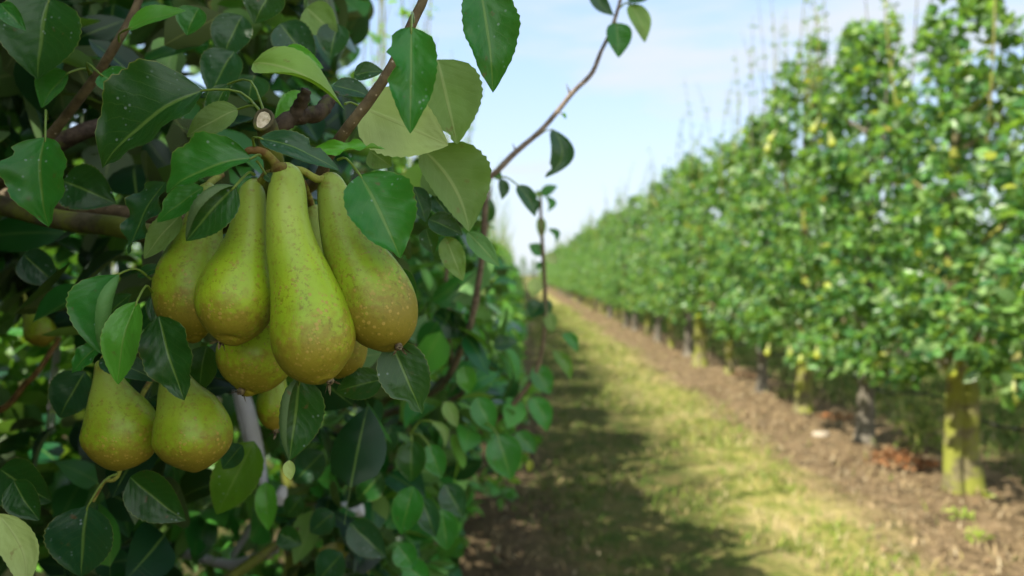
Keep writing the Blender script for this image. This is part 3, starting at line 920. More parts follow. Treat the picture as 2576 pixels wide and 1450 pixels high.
LF((985, 862), (1062, 1042), 130, .43, n=(.1, .05), tint='dark', curl=(.1, .15), bend=.03, notch=((1, .78, .1, .45), (-1, .88, .07, .4), (1, .97, .04, .6)), label='dark speckled leaf with ragged tip beneath the right pear')
LF((755, 948), (728, 1160), 136, .412, n=(.1, .05), tint='dark', curl=(.1, 3.6), bend=-.02, wl=74, wr=84, pet=(770, 880, .45), label='dark hanging leaf below the central pear with curled pale edge')
LF((728, 1158), (732, 1208), 34, .410, n=(0, .2), tint='pale', under=True, curl=(.6, .6))
LF((962, 955), (845, 985), 84, .47, n=(0, .25), tint='dark', bend=.06)
LF((300, 690), (262, 896), 170, .41, n=(-.25, .30), tint='mid', curl=(3.2, .5), fold=.20, bend=.08, wl=80, wr=98, pet=(380, 703, .43), label='curled glossy leaf with brown spots left of the pears')
LF((345, 758), (297, 968), 104, .392, n=(.05, .45), tint='lite', curl=(.3, .3), bend=.09, twist=.5, pet=(382, 735, .42))
LF((400, 795), (464, 1008), 130, .408, n=(0, .1), tint='dark', curl=(.2, .3), bend=.04, wave=.12, label='dark pointed leaf hanging over the two lower pears')
LF((250, 905), (408, 962), 66, .425, n=(.1, .7), tint='blue', bend=.10, curl=(.2, .2))
LF((250, 868), (181, 938), 60, .42, n=(-.1, .3), tint='mid', wave=.12)
LF((345, 694), (414, 672), 38, .43, n=(0, .5), tint='dark')
LF((275, 790), (330, 740), 60, .45, n=(0, .2), tint='dark')
LF((385, 745), (395, 830), 40, .43, n=(.5, .1), tint='dark')
LF((215, 935), (150, 1052), 112, .54, n=(.1, 0), tint='blue')
LF((0, 1180), (132, 1262), 128, .50, n=(.1, .1), tint='dark', bend=.05)
LF((-12, 1292), (62, 1490), 88, .375, n=(.3, .1), tint='pale', under=True, curl=(.3, .3), skew=-.14, label='pale leaf underside at the very bottom left corner')
LF((222, 1272), (205, 1452), 172, .485, n=(.1, .15), tint='blue', bend=.05, pet=(300, 1190, .50))
LF((328, 1200), (468, 1310), 120, .50, n=(.05, .1), tint='dark')
LF((35, 1210), (100, 1310), 90, .46, n=(0, .2), tint='dark')
LF((640, 1110), (545, 1295), 118, .64, n=(.2, .0), tint='olive', bend=.05, label='large dim olive leaf below the two lower pears')
LF((575, 212), (520, 330), 66, .43, n=(-.2, .2), tint='dark', pet=(668, 292, .40))
LF((600, 275), (470, 345), 84, .42, n=(0, .2), tint='olive', under=True, pet=(660, 300, .40))
LF((780, 250), (690, 300), 90, .445, n=(0, .6), tint='lite')
LF((838, 215), (935, 245), 62, .44, n=(0, .5), tint='blue')
LF((890, 190), (965, 180), 60, .455, n=(0, .4), tint='dark')
LF((0, 10), (66, 78), 52, .44, n=(-.1, .4), tint='mid', curl=(.5, .3))
LF((668, 438), (690, 462), 28, .392, n=(.3, .2), tint='dark', pet=(645, 405, .39))
LF((625, 470), (655, 560), 60, .44, n=(0, .1), tint='olive', under=True)
LF((500, 20), (470, 90), 90, .52, n=(0, .3), tint='mid')
LF((610, 40), (560, 150), 110, .56, n=(0, .0), tint='blue')
LF((590, 130), (530, 240), 120, .53, n=(0, .2), tint='blue')
LF((640, 190), (625, 260), 110, .55, n=(0, .2), tint='blue')
LF((705, 60), (790, 175), 105, .58, n=(.2, 0), tint='blue')
LF((770, 20), (850, 95), 90, .60, n=(0, 0), tint='olive', under=True)
LF((690, -30), (640, 60), 120, .52, n=(0, .1), tint='dark')
LF((850, 60), (830, 150), 85, .60, n=(0, 0), tint='blue')
LF((470, 620), (400, 560), 90, .50, n=(0, 0), tint='olive', under=True)
LF((60, 640), (150, 720), 90, .60, n=(0, .2), tint='blue')
LF((930, 380), (985, 420), 70, .46, n=(0, 0), tint='olive', under=True)
LF((975, 690), (1045, 760), 90, .47, n=(.2, 0), tint='dark')
LF((520, 870), (500, 990), 90, .49, n=(0, 0), tint='dark')
LF((610, 1120), (560, 1180), 60, .52, n=(0, .2), tint='blue')


def sky_gap(x, y):
    """the openings the crown leaves towards the lane"""
    edge = np.interp(y, [-400, 0, 120, 330, 420, 620, 700, 1100, 1250, 1450], [960, 930, 890, 900, 1010, 1060, 1060, 1020, 960, 960])
    return x > edge


def keep1(p):
    x, y, d = proj(p)
    infr = (d > .03) & (x > -120) & (x < 2700) & (y > -120) & (y < 1570)
    bad = infr & ((d < .53) | sky_gap(x, y))
    bad |= np.linalg.norm(p - CAM, axis=1) < .30
    bad |= (p[:, 0] > -.06) & (p[:, 1] < .35)
    bad |= (p[:, 2] > 1.27 + .46 * np.maximum(p[:, 1], .2)) & (p[:, 0] > -.46)  # crown above the view cut away to let sky light reach the pears
    # a window low down where the sunlit ground and next row show
    bad |= infr & (x > -40) & (x < 150) & (y > 850) & (y < 1045)
    bad |= infr & (x > 440) & (x < 730) & (y > 1240) & (y < 1460) & (rng.uniform(0, 1, len(p)) < .9)
    # crown carved open along the sun ray so the leaves behind are lit
    q = p - np.array([-.98, 1.34, .99]); tt = q @ np.array(tosun); rad_ = np.linalg.norm(q - tt[:, None] * np.array(tosun), axis=1)
    bad |= (tt > 0) & (rad_ < .30)
    bad |= infr & (x > 565) & (x < 700) & (y > 970) & (y < 1270)
    bad |= infr & (x > 60) & (x < 140) & (y > 770) & (y < 900)
    return ~bad


def volume(n, lo, hi, per, seed, keep, table, Lr=(.05, .078), centre=None, up=.6):
    rr = np.random.default_rng(seed)
    c = rr.uniform(lo, hi, (n, 3))
    if centre is not None:
        e = ((c - centre[0]) / centre[1]); c = c[np.sum(e ** 4, 1) < 1]
    out = unit(np.stack([(c[:, 0] + .58) * 2, rr.normal(0, .4, len(c)), rr.normal(.1, .3, len(c))], -1) + rr.normal(size=(len(c), 3)) * .2)
    p, a, no, L, W = rosette(c, out, per, rr, Lr, up=up)
    mid = p + unit(a) * L[:, None] * .85
    k = keep(mid) & keep(p + unit(a) * L[:, None] * 1.35) & keep(p)
    p, a, no, L, W = p[k], a[k], no[k], L[k], W[k]
    mb = MB()
    leaf_mass(mb, p, a, no, L, W, mixtint(len(p), rr, table), rr, 2, 7, .4)
    return mb


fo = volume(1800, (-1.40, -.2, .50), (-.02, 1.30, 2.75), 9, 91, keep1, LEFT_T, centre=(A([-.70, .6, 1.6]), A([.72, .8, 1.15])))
rr = np.random.default_rng(15)     # unseen leaf clusters added along the sun ray to shade the pears
tq = rr.uniform(.42, 1.55, 150)
cc = A([-.16, .42, 1.14]) + tq[:, None] * np.array(tosun) + rr.normal(size=(150, 3)) * .13
cc = cc[keep1(cc)]
p_, a_, n_, L_, W_ = rosette(cc, unit(rr.normal(size=(len(cc), 3))), 9, rr, (.05, .078))
kk = keep1(p_) & keep1(p_ + unit(a_) * L_[:, None] * .85) & keep1(p_ + unit(a_) * L_[:, None] * 1.35)
p_, a_, n_, L_, W_ = p_[kk], a_[kk], n_[kk], L_[kk], W_[kk]
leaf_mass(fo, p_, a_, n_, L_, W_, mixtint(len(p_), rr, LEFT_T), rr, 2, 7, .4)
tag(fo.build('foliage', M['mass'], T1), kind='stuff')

# ------------------------------------------------------------------ second tree of the left row: shoots and leaves beside the lane
ROOT2 = (-.60, 1.85, 0)
T2 = empty('pear_tree', ROOT2)
tag(T2, 'second pear tree of the left row with long bare shoots against the sky', 'tree', G_LEFT)
tr = MB()
tube(tr, [[-.60, 1.85, -.04], [-.60, 1.85, .04], [-.59, 1.85, .3], [-.6, 1.85, .9], [-.58, 1.84, 1.5], [-.60, 1.85, 2.4]], [.11, .085, .062, .052, .035, .01], 14, smooth=30, rough=.03)
for e in ([-.2, 1.4, 1.0], [-.15, 1.9, 1.1], [-.9, 1.7, 1.6], [-.3, 2.2, 1.7], [-.3, 1.5, 1.9]):
    e = np.array(e); s0 = np.array([-.6, 1.85, e[2] - .4])
    tube(tr, [s0, (s0 + e) / 2 + [0, 0, .03], e], [.02, .013, .005], 7, smooth=9)
tr.build('trunk', M['bark_moss'], T2)
branch('shoot', [A([-.58, 1.84, .75]), (1050, 1010, 1.25), (1160, 880, 1.05), (1205, 700, .95), (1218, 560, .90), (1224, 462, .87), (1255, 427, .86), (1300, 381, .86), (1360, 330, .86), (1405, 278, .86),
       (1444, 230, .86), (1488, 186, .86), (1512, 130, .86), (1536, 80, .86), (1558, 10, .86), (1580, -80, .86)],
       [.010, .007, .0055, .0045, .0042, .0040, .0039, .0037, .0033, .0032, .0031, .0029, .0025, .0024, .0022, .0018], 'twig_grey', 70, 9, .03, T2, 'long bare grey shoot slanting up against the sky')
branch('shoot', [A([-.58, 1.84, .6]), (1080, 1150, 1.45), (1180, 1105, 1.40), (1250, 1058, 1.38), (1330, 968, 1.38), (1364, 880, 1.38), (1371, 760, 1.38), (1366, 640, 1.38), (1361, 560, 1.38), (1361, 495, 1.38)],
       [.010, .007, .0062, .0060, .0056, .0050, .0046, .0042, .0036, .002], 'twig', 50, 9, .03, T2, 'upright leafy shoot in front of the grass lane')
branch('shoot', [A([-.58, 1.84, .6]), (1090, 980, 1.5), (1128, 860, 1.35), (1128, 780, 1.35), (1122, 700, 1.35), (1140, 600, 1.4)], [.009, .006, .0056, .005, .0045, .003], 'twig', 26, 8, .03, T2)
branch('shoot', [A([-.58, 1.84, .7]), (1150, 1000, 1.4), (1175, 890, 1.3), (1200, 760, 1.3), (1215, 640, 1.3), (1228, 540, 1.3), (1236, 470, 1.3)], [.009, .006, .005, .0046, .004, .0034, .002], 'twig', 30, 8, .03, T2)
branch('twig', [(1352, 345, .86), (1372, 330, .86), (1392, 326, .86)], [.0009, .0008, .0008], 'stalk', 8, 6, 0, T2)
for a_, b_ in (((1298, 382), (1290, 362)), ((1434, 236), (1425, 212)), ((1402, 280), (1418, 290)), ((1486, 188), (1496, 184))):
    branch('bud', [(*a_, .86), ((a_[0] + b_[0]) / 2, (a_[1] + b_[1]) / 2, .858), (*b_, .857)], [.0022, .0010, .0004], 'twig_grey', 6, 6, 0, T2)


def L2(*a, **k): return place_leaf(T2, *a, lw=1.6, **k)


d = .86
L2((1550, 58), (1556, 146), 74, d - .01, n=(.1, .25), tint='mid', fold=.3, pet=(1532, 92, d))
L2((1490, -30), (1544, 40), 44, d, n=(-.2, .3), tint='blue', skew=.12, pet=(1555, -20, d))
L2((1585, 10), (1622, 108), 58, d, n=(.2, .1), tint='olive', under=True, skew=-.06, pet=(1560, 20, d))
L2((1578, 2), (1634, -4), 34, d, n=(0, .3), tint='dark')
L2((1392, 326), (1370, 448), 64, d, n=(.2, .2), tint='blue', skew=-.26, curl=(.5, .2), notch=((1, .8, .08, .5),))
L2((1302, 466), (1346, 546), 44, .87, n=(.2, .2), tint='blue', curl=(.5, .3), skew=-.06, pet=(1250, 449, .87))
L2((1262, 450), (1262, 503), 30, .9, n=(.2, .1), tint='blue', skew=-.1)
L2((1240, 430), (1262, 455), 24, .9, n=(0, .2), tint='mid')
L2((1416, 284), (1424, 300), 10, .86, n=(0, .2), tint='lite')
d = 1.38
for b_, t_, w_, k_ in (
        ((1362, 492), (1402, 468), 32, dict(tint='mid', n=(0, .6))), ((1352, 480), (1358, 500), 20, dict(tint='olive', under=True)),
        ((1374, 494), (1376, 534), 22, dict(tint='mid', skew=-.35)), ((1345, 500), (1332, 522), 28, dict(tint='mid')),
        ((1352, 500), (1342, 542), 22, dict(tint='blue')),
        ((1360, 546), (1362, 602), 26, dict(tint='olive', under=True)), ((1380, 576), (1398, 612), 20, dict(tint='mid', skew=-.3)),
        ((1366, 640), (1330, 616), 36, dict(tint='mid')), ((1374, 640), (1400, 664), 32, dict(tint='pale', under=True)),
        ((1362, 660), (1350, 678), 16, dict(tint='mid')),
        ((1350, 700), (1340, 748), 40, dict(tint='pale', under=True)), ((1362, 760), (1332, 800), 52, dict(tint='blue', n=(-.2, .3))),
        ((1370, 752), (1378, 798), 34, dict(tint='dark', n=(.6, .1))), ((1378, 785), (1390, 838), 36, dict(tint='olive', under=True)),
        ((1416, 838), (1452, 888), 32, dict(tint='mid', skew=-.12, pet=(1368, 842, 1.38))), ((1392, 882), (1436, 956), 36, dict(tint='olive', skew=-.1, pet=(1366, 870, 1.38))),
        ((1344, 922), (1386, 992), 60, dict(tint='mid', pet=(1340, 950, 1.38))), ((1334, 1000), (1376, 1086), 58, dict(tint='mid', skew=-.1, pet=(1318, 985, 1.38))),
        ((1300, 1088), (1348, 1140), 50, dict(tint='mid')), ((1334, 1156), (1330, 1188), 20, dict(tint='yellow'))):
    k_.setdefault('n', (.1, .3))
    L2(b_, t_, w_, d, **k_)
for b_, t_, w_, d_, k_ in (
        ((1250, 1092), (1286, 1206), 96, .98, dict(tint='mid', n=(.1, .4), pet=(1215, 1068, 1.0))),
        ((1198, 1000), (1240, 1088), 68, 1.0, dict(tint='mid')), ((1166, 920), (1182, 992), 54, 1.1, dict(tint='lite', n=(0, .6))),
        ((1040, 1224), (1008, 1345), 82, .80, dict(tint='mid', n=(.1, .3))), ((1060, 1250), (1096, 1352), 62, .82, dict(tint='blue')),
        ((1112, 1282), (1126, 1385), 74, .84, dict(tint='mid')), ((1118, 1218), (1166, 1302), 72, .9, dict(tint='blue')),
        ((1036, 1108), (1034, 1214), 78, .85, dict(tint='dark', pet=(1032, 1092, .86))), ((1078, 1118), (1112, 1204), 62, .86, dict(tint='mid', pet=(1040, 1092, .87))),
        ((920, 1005), (950, 1075), 74, .92, dict(tint='blue', n=(0, .5))), ((862, 1392), (800, 1462), 88, .76, dict(tint='blue', n=(0, .4))),
        ((1000, 1372), (1044, 1428), 66, .8, dict(tint='mid')), ((880, 1316), (972, 1402), 84, .80, dict(tint='blue', n=(0, .3))),
        ((668, 1212), (676, 1336), 56, .80, dict(tint='lite', n=(.2, .1))), ((814, 1138), (738, 1216), 88, .78, dict(tint='blue', n=(0, .3))),
        ((1085, 1060), (1116, 1130), 24, .85, dict(tint='olive', under=True, skew=-.25, pet=(1034, 1090, .86))),
        ((1120, 1010), (1150, 1075), 40, .9, dict(tint='olive', under=True)), ((985, 1075), (955, 1150), 66, .9, dict(tint='blue')),
        ((960, 1190), (900, 1260), 80, .86, dict(tint='dark')), ((930, 1110), (900, 1180), 70, .9, dict(tint='dark')),
        ((840, 1290), (780, 1340), 70, .82, dict(tint='blue')), ((1020, 1420), (1080, 1470), 70, .8, dict(tint='mid')),
        ((760, 1250), (720, 1300), 60, .84, dict(tint='dark')), ((700, 1340), (760, 1370), 60, .82, dict(tint='dark')),
        ((1125, 720), (1160, 790), 46, 1.1, dict(tint='mid')), ((1180, 700), (1222, 745), 34, 1.1, dict(tint='pale', under=True)),
        ((1105, 860), (1075, 905), 44, 1.2, dict(tint='mid')), ((1185, 830), (1215, 880), 46, 1.2, dict(tint='lite', n=(0, .6))),
        ((1240, 870), (1300, 860), 44, 1.2, dict(tint='blue', n=(0, .5))), ((1225, 560), (1235, 500), 36, 1.1, dict(tint='dark'))):
    k_.setdefault('n', (.1, .3))
    L2(b_, t_, w_, d_, **k_)


def keep2(p):
    x, y, d = proj(p)
    edge = np.interp(y, [-400, 0, 100, 200, 330, 430, 600, 700, 900, 1060, 1140, 1300, 1450],
                     [930, 925, 890, 900, 1090, 1228, 1250, 1300, 1325, 1300, 1225, 1180, 1165])
    bad = (d > .03) & (x > edge)
    bad |= d < .95
    bad |= (x > 560) & (x < 705) & (y > 970) & (y < 1280) & (d < 1.15)
    q = p - np.array([-.98, 1.34, .99]); tt = q @ np.array(tosun); rad_ = np.linalg.norm(q - tt[:, None] * np.array(tosun), axis=1)
    bad |= (tt > .2) & (rad_ < .28)  # leaves removed along the sun ray to light the cluster behind
    return ~bad


fo = volume(1080, (-1.15, .95, .22), (.30, 2.5, 2.0), 9, 92, keep2, LANE2_T, Lr=(.055, .082), centre=(A([-.52, 1.75, 1.1]), A([.74, .85, .95])))
rr = np.random.default_rng(5)
cc = A([-.98, 1.38, .97]) + rr.normal(size=(46, 3)) * [.13, .10, .12]
p_, a_, n_, L_, W_ = rosette(cc, unit(A([[-.6, -.5, .3]]) + rr.normal(size=(46, 3)) * .5), 7, rr, (.05, .075))
leaf_mass(fo, p_, a_, n_, L_, W_, mixtint(len(p_), rr, [(2, (.07, .17, .022)), (2, (.11, .21, .03))]), rr, 2, 7, .4)  # sunlight on this cluster is put into its lighter tints
tag(fo.build('foliage', M['mass'], T2), kind='stuff')
# unseen tree added beside the camera, its crown shaped to shade the pears
row_tree((XL - .38, -.62, 0), 44, 'unseen pear tree of the left row added beside the camera for shade', height=3.1, leaders=5, n_c=800, half=.46, group=G_LEFT, table=LEFT_T, low=.5, hy=.75)

# ------------------------------------------------------------------ pears
def pear_mesh(secs, d, dz=0.0, seg=40, rings=46, seed=0):
    """secs: centre line and half breadths measured on the photograph (x, y, r)"""
    q = spline([(x, y, r) for x, y, r in secs], rings)
    k = d / FPX
    n = len(q); rr = np.random.default_rng(seed)
    tt = np.linspace(0, 1, n)
    c = np.array([P(x, y, d + dz * t) for (x, y, r), t in zip(q, tt)])
    rad = np.maximum(q[:, 2], .4) * k
    tan = unit(np.gradient(c, axis=0))
    a = unit(np.cross(tan, -FWD)); b = np.cross(tan, a)
    # keep the frames even where the line is short
    ang = np.linspace(0, 2 * np.pi, seg, endpoint=False)
    lob = 1 + .012 * np.sin(ang * 3 + rr.uniform(0, 6)) + .008 * np.sin(ang * 5 + rr.uniform(0, 6))
    lob = lob[None] * (1 + .018 * np.sin(ang[None] * 2 + tt[:, None] * 6 + rr.uniform(0, 6)))
    depth = .97
    rad = rad * .962
    V = c[:, None] + rad[:, None, None] * lob[..., None] * (np.cos(ang)[None, :, None] * a[:, None] + depth * np.sin(ang)[None, :, None] * b[:, None])
    i, j = np.meshgrid(np.arange(n - 1), np.arange(seg), indexing='ij'); j2 = (j + 1) % seg
    f = np.stack([i * seg + j, i * seg + j2, (i + 1) * seg + j2, (i + 1) * seg + j], -1).reshape(-1, 4)
    ln = np.r_[0, np.cumsum(np.linalg.norm(np.diff(c, axis=0), axis=1))]; ln /= ln[-1]
    uv = np.stack(np.meshgrid(np.linspace(0, 1, seg), ln, indexing='xy'), -1).reshape(-1, 2)
    mb = MB(); mb.add(V.reshape(-1, 3), f, uv)
    for e in (0, n - 1):
        vv = np.vstack([V[e], c[e]])
        mb.add(vv, [[q_, (q_ + 1) % seg, seg] if e else [(q_ + 1) % seg, q_, seg] for q_ in range(seg)], np.full((seg + 1, 2), [.5, float(e > 0)]))
    return mb, c, tan


def calyx(parent, at, ax, r=.0066):
    """five dry sepals round the eye of the fruit"""
    mb = MB(); ax = unit(ax); e1 = unit(np.cross(ax, FWD)); e2 = np.cross(ax, e1)
    rr = np.random.default_rng(int(abs(at[0]) * 1e5) % 9999)
    tube(mb, [at - ax * .002, at + ax * .0008, at + ax * .0016], [.0022, .0026, .0016], 8)
    for q in range(5):
        th = q * 1.2566 + rr.uniform(-.25, .25); o = math.cos(th) * e1 + math.sin(th) * e2; sd = np.cross(ax, o)
        L = r * rr.uniform(.8, 1.3); f = rr.uniform(.4, 1.0)
        p0 = at + o * .0014; p1 = p0 + o * L * .5 + ax * L * .55 * f; p2 = p1 + o * L * .5 * (1 - .5 * f) + ax * L * .4 * (f - .3) + sd * rr.uniform(-.001, .001)
        w_ = .0011
        V = [p0 - sd * w_, p0 + sd * w_, p1 + sd * w_ * .8, p1 - sd * w_ * .8, p2, p1 + o * .0003 - ax * .0003]
        mb.add(V, [[0, 1, 2], [0, 2, 3], [3, 2, 4], [0, 5, 1]], None)
    return mb.build('calyx', M['calyx'], parent)


G_P = 'big green pears hanging in the cluster'


def pear(secs, d, label, stalk=None, eye=None, m='pear', group=G_P, dz=0.0, seed=0, eyedir=None):
    mb, c, tan = pear_mesh(secs, d, dz, seed=seed)
    root = bpy.data.objects.new('pear', None)
    o0 = c[0].copy()
    me = mb.mesh('pear', M[m], o0)
    bpy.data.objects.remove(root)
    o = bpy.data.objects.new('pear', me); COL.objects.link(o); o.location = Vector([float(q) for q in o0])
    tag(o, label, 'pear', group)
    if stalk:
        s = MB(); pts = [P(*q) for q in stalk] + [c[1] * .5 + c[2] * .5]
        tube(s, pts, np.linspace(.0019, .0027, len(pts)), 9, smooth=14, rough=.03)
        s.build('stalk', M['stalk'], o)
    if eye:
        calyx(o, P(*eye), np.array(eyedir if eyedir is not None else tan[-1]))
    return o


def dirpx(dx, dy, df=0.0): return RGT * dx - UPV * dy + FWD * df


pear([(524, 466, 8), (523, 474, 22), (519, 505, 33), (511, 560, 46), (498, 625, 66), (486, 690, 88), (480, 740, 91), (480, 785, 82), (484, 825, 60), (488, 850, 28), (489, 858, 8)], .448,
     'green pear with brown russet base, half hidden behind the folded leaf', [(560, 440, .46), (535, 455, .452)], None, 'pear_r', dz=-.01, seed=1)
pear([(641, 459, 8), (639, 465, 22), (635, 485, 33), (630, 535, 41), (623, 595, 51), (613, 650, 68), (603, 695, 86), (595, 745, 97), (590, 790, 91), (585, 828, 70), (581, 852, 42), (579, 862, 14)], .412,
     'rounder green pear second from the left in the big cluster', [(690, 432, .40), (668, 440, .405), (655, 458, .41)], (556, 858, .402), 'pear', dz=-.014, seed=2, eyedir=dirpx(-.5, .8, -.2))
pear([(719, 421, 12), (720, 427, 28), (722, 445, 41), (722, 485, 49), (723, 550, 54), (736, 630, 65), (757, 700, 78), (775, 770, 93), (785, 825, 103), (792, 872, 102), (801, 915, 85), (810, 945, 52), (815, 960, 20)], .400,
     'longest pear, front and centre of the cluster, pale green', [(704, 425, .394), (712, 422, .397)], (831, 960, .392), 'pear', dz=-.012, seed=3, eyedir=dirpx(.5, .8, -.1))
pear([(826, 441, 8), (829, 449, 26), (835, 475, 38), (848, 530, 49), (863, 580, 59), (888, 640, 74), (920, 702, 92), (946, 757, 100), (964, 803, 95), (979, 843, 75), (988, 870, 42), (991, 880, 12)], .420,
     'large tilted pear at the right of the cluster with russet lower half', [(716, 424, .400), (760, 430, .405), (800, 452, .412)], (1003, 874, .408), 'pear_r', dz=-.008, seed=4, eyedir=dirpx(.2, .8, -.3))
pear([(720, 620, 14), (712, 640, 34), (695, 700, 44), (675, 770, 60), (655, 840, 86), (645, 885, 98), (636, 930, 88), (628, 965, 60), (622, 985, 26), (620, 992, 8)], .462,
     'pear tucked below and between the two front pears, eye hanging down', [(715, 560, .45), (718, 600, .455)], (606, 986, .445), 'pear', dz=-.012, seed=5, eyedir=dirpx(-.4, .9, -.2))
pear([(784, 520, 10), (786, 528, 22), (795, 580, 33), (806, 640, 41), (820, 700, 50), (838, 770, 64), (852, 830, 74), (856, 875, 72), (852, 915, 62), (847, 940, 36), (845, 952, 10)], .475,
     'pear hidden behind the longest one, only neck and base visible', [(760, 455, .43), (772, 480, .45), (780, 505, .47)], None, 'pear_r', seed=6)
pear([(262, 905, 10), (263, 912, 22), (270, 950, 34), (282, 1000, 58), (298, 1050, 84), (305, 1088, 92), (303, 1122, 86), (297, 1152, 64), (292, 1174, 32), (290, 1183, 8)], .455,
     'shaded short pear, left one of the lower pair', [(300, 840, .46), (275, 880, .458)], None, 'pear_r', 'shaded pears of the lower pair', seed=7)
pear([(436, 915, 10), (437, 922, 24), (441, 955, 38), (452, 992, 56), (470, 1035, 82), (483, 1080, 98), (488, 1112, 98), (490, 1145, 79), (491, 1172, 42), (491, 1187, 10)], .448,
     'shaded mottled pear, right one of the lower pair', [(470, 850, .46), (445, 895, .452)], None, 'pear_r', 'shaded pears of the lower pair', seed=8)
pear([(690, 925, 8), (690, 935, 24), (688, 980, 36), (687, 1025, 42), (690, 1062, 30), (693, 1082, 8)], .53,
     'small dim russet pear behind the hanging dark leaf', [(700, 880, .53), (692, 910, .53)], (693, 1085, .529), 'pear_r', 'dim pears behind the leaves', seed=9, eyedir=dirpx(0, 1))
pear([(70, 775, 6), (74, 785, 16), (84, 805, 26), (96, 826, 36), (104, 846, 36), (108, 862, 24), (110, 872, 6)], .80,
     'olive pear deep among the leaves above the sunlit gap at left', [(60, 740, .80), (66, 762, .80)], None, 'pear_r', 'dim pears behind the leaves', seed=10)

# pears of the right row: one model, copied
def std_pear():
    s = [(0, 0, 1.0), (0, .006, 6), (0, .018, 9.5), (0, .035, 12), (0, .055, 17), (0, .075, 25), (0, .092, 29), (0, .106, 27), (0, .118, 18), (0, .124, 8), (0, .126, 1)]
    mb = MB()
    q = spline([(0, -b, r / 1000) for a, b, r in s], 24)
    seg = 18; an = np.linspace(0, 6.2832, seg, endpoint=False)
    V = np.array([[(r * math.cos(t), r * math.sin(t), z) for t in an] for _, z, r in q]).reshape(-1, 3)
    i, j = np.meshgrid(np.arange(len(q) - 1), np.arange(seg), indexing='ij'); j2 = (j + 1) % seg
    f = np.stack([i * seg + j, (i + 1) * seg + j, (i + 1) * seg + j2, i * seg + j2], -1).reshape(-1, 4)
    uv = np.stack(np.meshgrid(np.linspace(0, 1, seg), np.linspace(0, 1, len(q)), indexing='xy'), -1).reshape(-1, 2)
    mb.add(V, f, uv)
    o = mb.build('pear', M['pear_y'])
    st = MB(); tube(st, [[0, 0, -.002], [.002, 0, .015], [.006, 0, .03]], [.002, .0016, .002], 7, smooth=6)
    st.build('stalk', M['stalk'], o)
    return o


proto = std_pear(); first = True
GY_ = 'yellow pears on the right row'
for px, py, X, lab, rot in (
        (2060, 318, 2.02, 'yellow pear high in the right row, upper left of a touching pair', (.5, .3, 0)),
        (2086, 352, 2.02, 'yellow pear high in the right row, lower right of a touching pair', (.1, -.3, 0)),
        (1952, 345, 2.02, 'upper yellow pear at the sky edge of the tall tree', (.2, .5, 0)),
        (1936, 368, 2.02, 'lower yellow pear at the sky edge of the tall tree', (.1, .2, 0)),
        (1934, 880, 2.02, 'yellow pear low in the crown, leftmost beneath the leaves', (.1, .1, 0)),
        (1986, 885, 2.02, 'yellow pear low in the crown beside the flared mossy trunk', (.1, -.2, 0)),
        (2018, 898, 2.05, 'lowest yellow pear just above the flared mossy trunk', (0, .1, 0)),
        (2055, 885, 2.02, 'plump yellow pear right above the flared mossy trunk', (.1, -.1, 0)),
        (2404, 925, 2.10, 'yellow green pear hanging left above the thick double trunk', (0, .2, 0)),
        (2446, 900, 2.10, 'yellow pear in the middle above the thick double trunk', (0, -.4, 0)),
        (2468, 896, 2.10, 'yellow pear right above the thick double trunk', (.2, -.2, 0)),
        (2550, 990, 2.06, 'yellow pear hanging low at the right edge under leaves', (0, .1, 0))):
    dd = X / ((px - 1310) / FPX)
    p = P(px, py, dd)
    if first: o = proto; first = False
    else: o = copy_tree(proto)
    o.location = Vector([float(q) for q in p + A([0, 0, .05])]); o.rotation_euler = rot; o.scale = (.86, .86, .86)
    tag(o, lab, 'pear', GY_)
o = copy_tree(proto); p = P(2512, 1258, 3.58)
o.location = (float(p[0]), float(p[1]), .030); o.rotation_euler = (R(84), 0, R(15)); o.scale = (.7, .7, .7)
tag(o, 'fallen yellow pear lying on the soil right of the double trunk', 'pear', 'fallen pear')

# ------------------------------------------------------------------ odds and ends
h = MB()
pts = [[XR + .12 + .03 * math.sin(y_ * 2.1), y_, .40 + .035 * math.cos(y_ * 5.8)] for y_ in np.arange(1.5, 40, .18)]
tube(h, pts, .009, 7)
tag(h.build('irrigation_hose', M['rubber']), 'thin black irrigation hose strung low along the right row', 'hose')

st = MB()   # white strap behind the hanging leaf
q = spline([[*P(600, 985, 1.0), .024], [*P(616, 1050, 1.0), .028], [*P(633, 1120, 1.0), .026], [*P(650, 1190, 1.0), .018], [*P(662, 1245, 1.0), .009]], 20)
V = []
for c_ in q:
    for u_ in np.linspace(-1, 1, 7):
        V.append(c_[:3] + RGT * c_[3] / 2 * u_ + FWD * (.008 * u_ * u_)); 
bk = [v + FWD * .0018 for v in V]
i, j = np.meshgrid(np.arange(19), np.arange(6), indexing='ij')
f = np.stack([i * 7 + j, i * 7 + j + 1, (i + 1) * 7 + j + 1, (i + 1) * 7 + j], -1).reshape(-1, 4)
rim = [list(range(0, 140, 7)), list(range(6, 140, 7))]
st.add(V + bk, np.vstack([f[:, ::-1], f + 140] + [np.array([[r_[k_], r_[k_ + 1], r_[k_ + 1] + 140, r_[k_] + 140] for k_ in range(19)]) for r_ in rim]))
tag(st.build('tree_strap', M['white']), 'broad white plastic strap hanging behind the lower pears', 'strap')

for k_, (a_, b_) in enumerate((((152, 690, 1.15), (120, 1085, 1.15)), ((160, 690, 1.17), (132, 1080, 1.17)))):
    r_ = MB(); tube(r_, [P(*a_), P((a_[0] + b_[0]) / 2 + 1, (a_[1] + b_[1]) / 2, a_[2]), P(*b_)], .0028, 8, smooth=8)
    tag(r_.build('metal_rod', M['steel']), ('left' if not k_ else 'right') + ' one of two thin steel rods upright behind the dark leaves', 'rod', 'steel rods')


